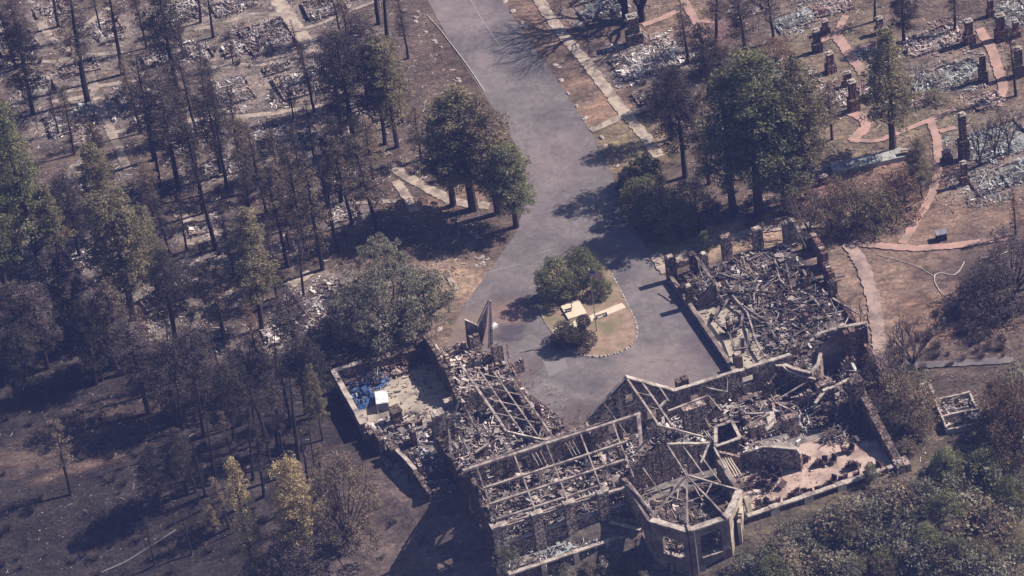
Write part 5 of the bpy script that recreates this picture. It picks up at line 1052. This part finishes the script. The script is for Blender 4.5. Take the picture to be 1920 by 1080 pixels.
KD = {
 'green': [conifer(mat='leafgreen', Rr=4.6, nl=120), conifer(mat='leafgreen', Rr=4.2, prof='col', nl=120)],
 'olive': [conifer(mat='leafolive', Rr=4.4, prof='col', nl=115), conifer(mat='leafolive', Rr=4.2, nl=110, prof='oval', cb=.25), conifer(mat='leafolive', Rr=4.6, nl=110)],
 'brown': [conifer(mat='leafbrown', Rr=3.9, nl=90, prof='col', lpc=48, gapf=.3), conifer(mat='leafbrown', Rr=4, nl=85, prof='oval', lpc=48, gapf=.3)],
 'rust': [conifer(mat='leafrust', Rr=2.8, nl=70, prof='cone', cb=.15, lpc=46, cr=.75, ls=.16), conifer(mat='leafrust', Rr=2.4, nl=70, prof='col', cb=.2, lpc=46, cr=.75, ls=.16)],
 'dark': [conifer(mat='leafdark', Rr=4.6, nl=110, prof='col', lpc=50, gapf=.25, bark='bark', ls=.17), conifer(mat='leafpurple', Rr=4.6, nl=110, prof='oval', lpc=44, cb=.25, gapf=.25, bark='bark', ls=.17)],
 'snag': [snag(), snag(nb=130, Rr=3.0, ld=18, mat='leafpurple'), snag(nb=80, Rr=2.0, ld=8), snag(nb=120, Rr=2.8, ld=18, mat='leafbrown', cb=.4)],
 'browns': [snag(nb=150, Rr=3.3, ld=26, mat='leafbrown'), snag(nb=140, Rr=3.0, ld=24, mat='leafbrown', cb=.25)],
 'pole': [snag(nb=22, Rr=1.2, ld=0, cb=.2), snag(nb=28, Rr=1.0, ld=0, cb=.15)],
 'oak': [broad(), broad(nc=75, lpc=150, Rr=7.4)], 'yellow': [conifer(h=24, cb=.15, Rr=3.0, nl=90, mat='leafyellow', prof='col', lpc=70, cr=1.1), conifer(h=24, cb=.15, Rr=3.9, nl=110, mat='leafyellow', prof='oval', lpc=70, cr=1.1)], 'yellowbush': [broad(h=14, Rr=3.4, nc=46, mat='leafyellow', lpc=150, cr=1.0, cb=.2, ls=.15), broad(h=14, Rr=3.8, nc=50, mat='leafyellow', lpc=150, cr=.95, cb=.2, ls=.15)],
 'small': [broad(h=8, Rr=3, nc=46, mat='leafgreen', lpc=190, cr=.95, cb=.1, ls=.13), broad(h=8, Rr=3.2, nc=36, mat='leafolive', lpc=130, cr=.95, cb=.1, ls=.13)],
 'smallbrown': [broad(h=8, Rr=3.2, nc=40, mat='leafbrown', lpc=100, cr=.95, cb=.1, ls=.13), broad(h=8, Rr=3.2, nc=40, mat='leafrust', lpc=90, cr=.95, cb=.1, ls=.13)],
 'purple': [broad(h=8, Rr=3.4, nc=50, mat='leafpurple', lpc=90, cr=1, cb=.1, ls=.12), broad(h=14, Rr=5.5, nc=80, mat='leafpurple', lpc=110, cr=1.2, cb=.1, ls=.15)],
 'rustoak': [broad(h=14, Rr=6, nc=75, mat='leafrust', lpc=130, cr=1.2, ls=.17, cb=.1), broad(h=14, Rr=5.5, nc=70, mat='leafbrown', lpc=130, cr=1.2, ls=.17, cb=.1)],
 'bare': [baretree(), baretree(spread=.42, n=4)], 'tallbare': [baretree(h=24, lev=8, spread=.42, bark='bark', n=3, thick=1.25)],
 'fan': [baretree(h=9, lev=6, spread=.36, n=5, bark='greybark')],
 'scrub': [bush(), bush(mat='leafgrey'), bush(mat='leafbrown', n=1100), bush(mat='leafscrub', h=3, Rr=1.9, n=1700), bush(mat='leafscrub', n=1200, Rr=1.8), bush(mat='leafgrey', n=1100, h=2.8)],
 'darkbush': [bush(h=2.6, Rr=1.9, n=11000, mat='leafbush', ls=.085)], 'greenbush': [bush(h=2.4, Rr=1.6, n=500, mat='leafgreen')],
 'twigs': [twigs(), twigs(h=3, n=60, Rr=1.2)],
}
NM = {'yellowbush': 'yellow_tree', 'rustoak': 'oak_tree', 'green': 'conifer_tree', 'olive': 'conifer_tree', 'brown': 'conifer_tree', 'rust': 'conifer_tree', 'dark': 'burned_conifer', 'snag': 'burned_pine', 'browns': 'burned_pine', 'pole': 'charred_tree', 'oak': 'oak_tree', 'yellow': 'yellow_tree', 'small': 'small_tree', 'smallbrown': 'small_tree', 'purple': 'small_tree',
      'bare': 'bare_tree', 'tallbare': 'bare_tree', 'fan': 'bare_tree', 'scrub': 'scrub_bush', 'darkbush': 'round_bush', 'greenbush': 'green_bush', 'twigs': 'burned_shrub'}
CAT = lambda k: 'bush' if k in ('scrub', 'darkbush', 'greenbush', 'twigs') else 'tree'
def plant(kind, px, py, h, label, group=None, wk=1.0, var=None, lean=0.0, g=None):
    ps, hn = KD[kind][rnd.randrange(len(KD[kind])) if var is None else var]
    g = G(px, py) if g is None else g; s_ = h / hn
    e = empty(NM[kind], (g.x, g.y, g.z), label, CAT(kind), group, rnd.uniform(0, 6.28), (s_ * wk, s_ * wk, s_))
    ln = .045 if kind in ('snag', 'pole', 'browns') else .02
    e.rotation_euler.x = rnd.gauss(0, ln) + lean; e.rotation_euler.y = rnd.gauss(0, ln)
    for nm, me_ in ps: link(nm, me_, e)
    return e
T = [  # kind, base px, base py, height, label, width factor, var
 ('green', 82, 520, 37, 'tallest green conifer at the left edge', .95, 0), ('green', 15, 560, 30, 'green conifer cut by the left frame edge', 1.0, 1), ('olive', 118, 510, 20, 'shorter olive conifer leaning out right of the tallest green conifer', 1.0, 2),
 ('olive', 250, 600, 28, 'broad olive pine left of the dirt fork', 1.3, 1), ('olive', 205, 440, 20, 'smaller olive pine above the broad olive pine', 1.2, 0), ('olive', 298, 560, 20, 'olive pine touching the right side of the broad olive pine', 1.0, 0), ('brown', 290, 420, 14, 'brown tree above the bend of the pale walk', .9, 1),
 ('olive', 492, 618, 26, 'lit tan olive pine above the rust tree', 1.05, 0), ('dark', 332, 170, 22, 'black scorched conifer at upper left with wide crown', 1.25, 0), ('dark', 336, 360, 25, 'black scorched conifer below the widest scorched one', 1.1, 1), ('snag', 290, 300, 24, 'burned pine left of the scorched pair', 1.2, 1),
 ('dark', 62, 215, 20, 'scorched tree near the left edge above the green conifer', 1.1, 0), ('dark', 668, 292, 27, 'dark conifer left of the road, its trunk ending above the walk', 1.1, 0), ('olive', 745, 276, 24, 'olive topped pine next to the driveway top', 1.0, 1), ('dark', 722, 270, 24, 'dark pine between the two pines near the driveway', .9, 1), ('dark', 690, 190, 20, 'dark pine behind the pines near the driveway', 1.1, 1),
 ('olive', 888, 393, 26, 'big brown green pine at the left curb of the driveway', 1.75, 0), ('brown', 935, 400, 25, 'brown pine close beside the big roadside pine', 1.5, 0), ('olive', 850, 385, 22, 'olive pine on the left flank of the big roadside pine', 1.45, 0), ('green', 968, 425, 18, 'bright green tree overhanging the driveway', 1.7, 1),
 ('browns', 708, 432, 22, 'thin brown burned pine beside the walk junction', 1.1, 0), ('brown', 790, 300, 12, 'low brown tree behind the big roadside pine', 1.2, 0), ('browns', 605, 505, 25, 'brown burned pine above the cottage ruin', 1.0, 1), ('browns', 575, 482, 25, 'burned pine left of the brown burned pine', .9, 0),
 ('oak', 745, 640, 17, 'big grey green oak beside the court wall', 1.15, 0), ('oak', 690, 650, 12, 'lower grey oak on the left flank of the big oak', .9, 1), ('oak', 808, 610, 12, 'grey oak on the driveway side of the big oak', .85, 1), ('oak', 725, 540, 11, 'grey oak behind the big oak', .8, 0), ('purple', 655, 625, 8, 'low burned tree under the oaks at left', 1.3, 0), ('purple', 600, 660, 7, 'burned brush tree below the ash lot', 1.2, 0),
 ('olive', 30, 470, 26, 'olive green conifer in front of the tallest green conifer', 1.3, 1), ('dark', 130, 640, 20, 'scorched conifer above the dull slope at left', 1.2, 1), ('brown', 235, 700, 20, 'brown conifer below the broad olive pine', 1.2, 0), ('dark', 330, 640, 20, 'scorched conifer left of the dirt fork', 1.2, 0), ('brown', 420, 640, 18, 'thin brown conifer between the dirt fork and the rust tree', 1.1, 1), ('dark', 560, 690, 17, 'scorched conifer below the ash lot', 1.2, 1),
 ('dark', 150, 480, 18, 'scorched conifer between the green and the olive pines', 1.1, 1), ('brown', 470, 360, 16, 'brown crowned pine between two walks', 1.2, 0), ('dark', 415, 330, 20, 'scorched conifer right of the lower scorched pair', 1.1, 1), ('brown', 545, 470, 18, 'brown crowned pine above the tan olive pine', 1.2, 1), ('dark', 640, 380, 19, 'scorched conifer left of the walk junction', 1.2, 0), ('brown', 190, 330, 12, 'brown crowned tree above the olive pines', 1.2, 0), ('dark', 45, 120, 14, 'scorched tree in the top left corner', 1.3, 1), ('dark', 640, 250, 20, 'scorched conifer left of the dark conifer by the road', 1.2, 1), ('dark', 25, 30, 14, 'scorched tree cut by the top left corner', 1.3, 0), ('brown', 700, 340, 14, 'brown tree between the dark conifers and the walk junction', 1.4, 0),
 ('purple', 400, 760, 10, 'dull burned tree above the slender trunks', 1.2, 1), ('purple', 470, 700, 9, 'dull burned tree left of the rust conifer', 1.1, 1), ('purple', 350, 560, 10, 'dull burned tree above the dirt fork', 1.0, 1), ('dark', 600, 780, 16, 'scorched conifer behind the olive brown tree', 1.1, 0),
 ('rust', 492, 715, 17, 'rust brown conifer below the tan olive pine', 1.0, 0), ('olive', 606, 825, 16, 'olive brown tree left of the court wall', .75, 0), ('rust', 193, 714, 18, 'thin rust topped pine on the dark slope', .6, 1), ('oak', 20, 700, 13, 'grey green tree at the left edge on the dark slope', .7, 0), ('rust', 285, 740, 19, 'dull rust conifer left of the dirt fork', .75, 1),
 ('yellow', 478, 1085, 26, 'narrow yellow tree at the bottom, left of the pair', .8, 0), ('yellow', 566, 1070, 24, 'broader yellow tree at the bottom, right of the pair', .95, 1), ('yellowbush', 398, 1000, 6, 'small yellow bush like tree left of the yellow pair', 1.0, 0),
 ('rustoak', 650, 1020, 20, 'large brown grey tree in the shade of the west wing', .75, 1), ('purple', 560, 1110, 12, 'brown grey tree at the foot of the yellow pair', 1.1, 1), ('oak', 955, 1085, 7, 'grey green bush tree below the lodge corner', .7, 1),
 ('dark', 1260, 260, 16, 'scorched tree between the concrete walk and the huge conifer', 1.2, 1), ('dark', 1695, 80, 12, 'dark tree at the top right of the tall olive pine', 1.5, 0), ('snag', 1790, 60, 12, 'burned tree above the dusty debris field', 1.4, 1), ('brown', 1560, 262, 12, 'brown tree right of the olive conifer flank', 1.2, 0), ('snag', 1290, 120, 13, 'burned tree right of the stone chimney stump', 1.5, 1), ('smallbrown', 1345, 130, 6, 'brown shrub tree by the pink walk bend', 1.2, 0), ('snag', 1640, 40, 12, 'burned tree at the top above the pale capped chimney', 1.3, 3), ('smallbrown', 1455, 120, 6, 'brown shrub between the debris strip and the burned trees', 1.2, 1), ('purple', 1230, 215, 5, 'burned low tree at the narrow walk end', 1.2, 0),
 ('tallbare', 1203, 38, 26, 'bare burned tree right of the stone chimney stump', 1.0, 0), ('tallbare', 1173, 34, 25, 'bare burned tree left of the stone chimney stump', 1.0, 0), ('snag', 710, 45, 24, 'left one of two burned trunks by the upper driveway', 1, 0), ('snag', 726, 70, 22, 'right one of two burned trunks by the upper driveway', 1, 2),
 ('green', 1425, 402, 34, 'huge green conifer right of the driveway', 1.35, 1), ('green', 1375, 395, 29, 'green conifer on the left flank of the huge conifer', 1.3, 0), ('olive', 1515, 372, 30, 'olive conifer on the right flank of the huge conifer', 1.15, 0), ('green', 1475, 400, 26, 'green conifer in front between the huge and the olive one', 1.3, 0), ('dark', 1285, 332, 24, 'scorched conifer nearest the concrete walk', 1.1, 0), ('brown', 1330, 345, 20, 'brown dying conifer left of the huge conifer', 1.0, 0), ('dark', 1330, 180, 16, 'scorched tree right of the largest ash heap', 1.3, 0),
 ('olive', 1674, 284, 26, 'tall lone olive pine with bare trunk at upper right', 1.35, 2), ('olive', 1728, 372, 13, 'small olive tree beside the pink path', 1.1, 0), ('snag', 1400, 125, 17, 'purple brown burned tree above the huge conifer', 1.6, 1), ('snag', 1450, 80, 14, 'burned tree at the top above the olive conifer', 1.3, 1), ('snag', 1341, 80, 16, 'burned pine by the pink walk at the top', 1.3, 1),
 ('small', 1205, 408, 9, 'dark green small tree at the right driveway curb', 1.1, 0), ('small', 1240, 420, 9, 'olive small tree next to the curb tree', 1.1, 1), ('small', 1272, 440, 8, 'green small tree nearest the east wing walk', 1.1, 0), ('small', 1215, 350, 7, 'round green tree behind the curb trees', 1.2, 0), ('smallbrown', 1300, 400, 8, 'brown small tree right of the curb trees', 1.1, 0), ('small', 1180, 345, 4, 'low green shrub tree at the curb', 1.2, 0),
 ('small', 1325, 470, 4.5, 'small green cypress like shrub by the east wing walk', .7, 0), ('bare', 1518, 446, 13, 'half bare tree behind the rafter pier', .9, 0), ('smallbrown', 1500, 400, 8, 'brown tree behind the half bare tree', 1.2, 0),
 ('smallbrown', 1608, 428, 10, 'brown small tree left in the thicket above the pink walk', 1.1, 0), ('small', 1645, 425, 9, 'green small tree in the thicket above the pink walk', 1.1, 1), ('smallbrown', 1690, 400, 9, 'rust small tree right in the thicket', 1.1, 1), ('smallbrown', 1580, 390, 7, 'brown tree on the pink slope', 1.2, 0), ('purple', 1725, 340, 7, 'burned small tree above the pink path', 1.0, 0), ('smallbrown', 1560, 440, 6, 'low brown tree over the walk end', 1.3, 0),
 ('bare', 1838, 312, 14, 'thin dead tree left of the three by the ash lot', .55, 0), ('bare', 1866, 302, 14, 'thin dead tree in the middle of the three by the ash lot', .5, 1), ('bare', 1893, 290, 15, 'thin dead tree right of the three by the ash lot', .55, 0), ('snag', 1905, 180, 15, 'dark burned tree at the right edge', 1.1, 0), ('small', 1752, 190, 3, 'low green shrub at the foot of the olive pine lawn', 1.3, 1),
 ('fan', 1712, 692, 11, 'bare fan shaped tree on the brown lawn', 1.25, 0), ('bare', 1614, 640, 12, 'thin bare tree at the east wing corner', .55, 1), ('purple', 1900, 560, 15, 'large purple grey burned tree at the right edge', 1.0, 1), ('purple', 1870, 600, 9, 'burned thicket tree below the large purple one', 1.3, 0), ('rust', 1905, 440, 10, 'reddish bare tree at the right edge above the hose', 1.2, 0), ('purple', 1830, 560, 6, 'burned low tree near the hose end', 1.3, 0),
 ('smallbrown', 1715, 790, 9, 'brown tree left of the white walled foundation', 1.2, 0), ('smallbrown', 1728, 812, 6, 'brown shrub tree at the foundation wall', 1.0, 0), ('rustoak', 1905, 850, 14, 'rust orange tree right of the white walled foundation', 1.0, 0), ('rustoak', 1885, 790, 10, 'brown orange tree behind the rust orange one', .9, 1), ('small', 1775, 895, 6, 'dark green tree below the white walled foundation', 1.2, 0), ('small', 1848, 900, 7, 'dark green tree right below the foundation', 1.2, 0), ('smallbrown', 1680, 760, 8, 'dull brown tree against the lodge end wall', 1.1, 0), ('small', 1632, 905, 4.2, 'dark cypress shrub breaking the white balustrade', .7, 0), ('purple', 1660, 720, 7, 'burned tree at the lodge end corner', 1.2, 0),
 ('small', 1046, 562, 9.5, 'left green tree on the traffic island', .95, 0), ('small', 1100, 540, 9, 'right green tree on the traffic island', .85, 0), ('small', 1130, 556, 4.2, 'small green shrub tree beside the flagpole', 1.1, 0), ('darkbush', 1079, 648, 4.0, 'dark round bush at the bottom of the traffic island', 1.05, 0),
]
for kd, px, py, h, lb, wk, vr in T: plant(kd, px, py, h, lb, None, wk, vr)
# burned trunks and snags, in groups that nothing tells apart
G1 = [(300, 350, 20), (345, 250, 16), (385, 200, 14), (450, 300, 17), (500, 400, 19), (525, 360, 14), (580, 420, 22), (590, 300, 15), (625, 430, 17), (470, 440, 16), (680, 370, 18), (140, 290, 15), (110, 250, 12), (265, 250, 17), (215, 470, 15), (350, 470, 13), (440, 520, 16), (570, 560, 18), (520, 560, 16), (345, 110, 12), (275, 90, 15), (560, 100, 8), (640, 70, 14), (765, 110, 14), (755, 230, 15), (165, 192, 30), (230, 140, 26), (110, 50, 18), (190, 60, 14), (376, 42, 14), (400, 70, 14), (425, 355, 22), (405, 468, 30), (370, 260, 17), (380, 400, 20), (320, 480, 14), (412, 240, 16), (635, 472, 24), (540, 500, 22), (555, 400, 18), (660, 420, 20), (437, 120, 8), (550, 225, 9), (480, 480, 18), (365, 330, 14), (40, 330, 18), (590, 210, 16), (30, 130, 14), (660, 130, 16)]
for px, py, h in G1: plant('snag', px, py, h, 'bare charred pine with black trunk standing among the burned cottages left of the driveway', 'charred pines among the cottages', rnd.uniform(.8, 1.2))
G2 = [(343, 807, 17), (382, 817, 17), (453, 797, 18), (405, 907, 16), (487, 863, 18), (523, 853, 20), (533, 860, 19), (560, 863, 20), (573, 777, 17), (367, 923, 12), (133, 927, 16), (583, 933, 16), (430, 760, 17), (505, 830, 18), (545, 800, 17), (350, 900, 10), (385, 930, 11), (440, 880, 13), (470, 790, 17), (515, 900, 18), (495, 930, 17), (610, 960, 14), (590, 880, 13), (320, 720, 16), (560, 720, 14), (520, 740, 15), (540, 770, 15), (70, 740, 14), (290, 1060, 12), (360, 1040, 12), (430, 990, 12), (475, 900, 16), (290, 860, 12)]
for px, py, h in G2: plant(rnd.choice(['pole', 'snag', 'pole']), px, py, h, 'bare charred trunk standing on the dark slope at lower left', 'charred trunks on the lower left slope', rnd.uniform(.7, 1.2))
# scorched conifers added for the shade they cast on the slope
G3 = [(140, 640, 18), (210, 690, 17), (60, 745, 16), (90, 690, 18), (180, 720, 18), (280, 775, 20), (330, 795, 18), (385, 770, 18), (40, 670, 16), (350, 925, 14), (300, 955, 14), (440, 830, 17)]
for px, py, h in G3: plant('dark', px, py, h, 'scorched black conifer with thin crown added to shade the slope at lower left', 'scorched conifers added to shade the lower left slope', 1.3)
# scrub and burned shrubs
def scatter(kind, poly, n, h0, h1, label, group, keep=lambda x, y: True):
    x0, x1 = min(p[0] for p in poly), max(p[0] for p in poly); y0, y1 = min(p[1] for p in poly), max(p[1] for p in poly); k = 0
    for _ in range(n * 8):
        if k >= n: break
        x, y = rnd.uniform(x0, x1), rnd.uniform(y0, y1)
        if inpoly(x, y, poly) and keep(x, y): plant(kind, x, y, rnd.uniform(h0, h1), label, group, rnd.uniform(.9, 1.4)); k += 1
scatter('scrub', [(1395, 1040), (1500, 995), (1700, 925), (1800, 900), (1920, 850), (1935, 1110), (1395, 1115)], 70, 1.6, 5.6, 'grey green scrub bush on the slope below the patio balustrade', 'scrub below the patio', keep=lambda x, y: y > 1000 - .27 * (x - 1400) + 28)
scatter('small', [(1480, 1050), (1720, 980), (1920, 920), (1930, 1110), (1400, 1110)], 17, 3.5, 7.5, 'taller green shrub tree rising out of the scrub below the patio', 'shrub trees in the scrub')
scatter('scrub', [(970, 1085), (1150, 1040), (1215, 1060), (1215, 1095), (970, 1095)], 26, 1, 2, 'low scrub bush below the lower terrace wall', 'scrub below the lower terrace')
scatter('scrub', [(1640, 720), (1760, 690), (1760, 860), (1690, 850)], 26, 1.2, 2.8, 'dusty bush between the lodge end wall and the white foundation', 'bushes by the lodge end wall', keep=lambda x, y: x < 1735)
scatter('scrub', [(1760, 840), (1920, 700), (1920, 860), (1780, 900)], 24, 1.5, 3.2, 'bush in the dark thicket round the white walled foundation', 'bushes round the foundation', keep=lambda x, y: x > 1850 or y > 860)
scatter('twigs', [(0, 560), (330, 600), (620, 700), (640, 1080), (0, 1080)], 120, .8, 2.0, 'leafless burned shrub on the dark slope at lower left', 'burned shrubs on the lower left slope')
scatter('twigs', [(0, 0), (640, 0), (760, 200), (700, 500), (0, 560)], 70, .8, 2, 'leafless burned shrub among the burned cottages', 'burned shrubs among the cottages')
scatter('twigs', [(1640, 640), (1920, 500), (1920, 690), (1680, 700)], 60, .8, 2.2, 'leafless burned shrub on the lower lawn at right', 'burned shrubs on the right lawn')
scatter('twigs', [(1260, 340), (1580, 390), (1480, 415), (1290, 450)], 30, .8, 2, 'low burned shrub in the shade under the big conifers', 'burned shrubs under the big conifers')
scatter('scrub', [(820, 180), (850, 170), (960, 300), (800, 400), (760, 300)], 10, 1, 2, 'dry bush under the roadside pines', 'bushes under the roadside pines')
scatter('twigs', [(1040, 0), (1160, 0), (1240, 200), (1180, 200)], 16, .8, 1.6, 'dry shrub right of the concrete walk', 'shrubs right of the concrete walk')
scatter('scrub', [(700, 960), (960, 1060), (960, 1095), (660, 1095)], 5, .6, 1.2, 'small bush on the bare slope below the west wing', 'bushes below the west wing')
scatter('twigs', [(1400, 1050), (1500, 1010), (1700, 940), (1920, 880), (1930, 1095), (1400, 1100)], 60, 1, 2.6, 'leafless grey shrub in the scrub below the patio', 'dead shrubs below the patio')
scatter('smallbrown', [(1440, 1060), (1700, 960), (1900, 900), (1920, 1090), (1440, 1095)], 8, 3, 5, 'brown scorched shrub tree in the scrub below the patio', 'brown shrub trees in the scrub')
# loose burned litter over the forest floor
def litter(name, poly, n, pal, label, big=.5):
    mb = MB(); x0, x1 = min(p[0] for p in poly), max(p[0] for p in poly); y0, y1 = min(p[1] for p in poly), max(p[1] for p in poly)
    for _ in range(n):
        x, y = rnd.uniform(x0, x1), rnd.uniform(y0, y1)
        if not inpoly(x, y, poly): continue
        g = G(x, y)
        if rnd.random() < .85 and onpath(g.x, g.y): continue
        L = rnd.uniform(.3, 2.4) * big; jj = rnd.uniform(.7, 1.3); c = tuple(v * jj for v in rnd.choice(pal))
        if rnd.random() < .6: mb.box(g.x, g.y, g.z + .06, L, .07, .07, rnd.uniform(0, 3.14), 0, rnd.gauss(0, .08), c)
        else: mb.box(g.x, g.y, g.z + .05, .3 * big, .4 * big, .2 * big, rnd.uniform(0, 3.14), .2, .2, c, jit=.3)
    o = mb.build(name, 'debris'); o['kind'] = 'stuff'; o['label'] = label
litter('burned_litter', [(0, 0), (780, 0), (960, 300), (820, 640), (600, 690), (0, 560)], 9500, WHITE + WHITE + DARK, 'burned branches and bits strewn over the cottage ground')
litter('burned_litter', [(0, 560), (600, 690), (640, 1080), (0, 1080)], 1300, DARK, 'burned branches on the dark slope')
litter('burned_litter', [(1180, 0), (1920, 0), (1920, 400), (1300, 400)], 3800, PINK + DARK + WHITE, 'burned bits over the ground at upper right')
litter('burned_litter', [(1600, 600), (1920, 560), (1920, 900), (1690, 900)], 700, DARK + BR, 'burned bits over the lower lawn')
# stray debris on the driveway edge
litter('driveway_grit', [(940, 640), (1010, 700), (1110, 790), (1000, 800), (930, 700)], 260, BR + DARK, 'fallen grit and stones along the lodge side of the driveway', .5)

# ------------------------------------------------------------------ air

me = bpy.data.meshes.new('haze'); bm_ = MB(); bm_.box(0, 60, 245, 1500, 1800, 560)
me.from_pydata(bm_.v, [], bm_.f); hz = link('haze', me); hz['kind'] = 'stuff'
hm = bpy.data.materials.new('haze'); hm.use_nodes = True; nt = hm.node_tree; nt.nodes.remove(nt.nodes['Principled BSDF'])
pv = N(nt, 'ShaderNodeVolumePrincipled'); pv.inputs['Color'].default_value = (.27, .36, 1.0, 1); pv.inputs['Density'].default_value = .000115; pv.inputs['Anisotropy'].default_value = 0
nt.links.new(pv.outputs[0], nt.nodes['Material Output'].inputs['Volume']); me.materials.append(hm)
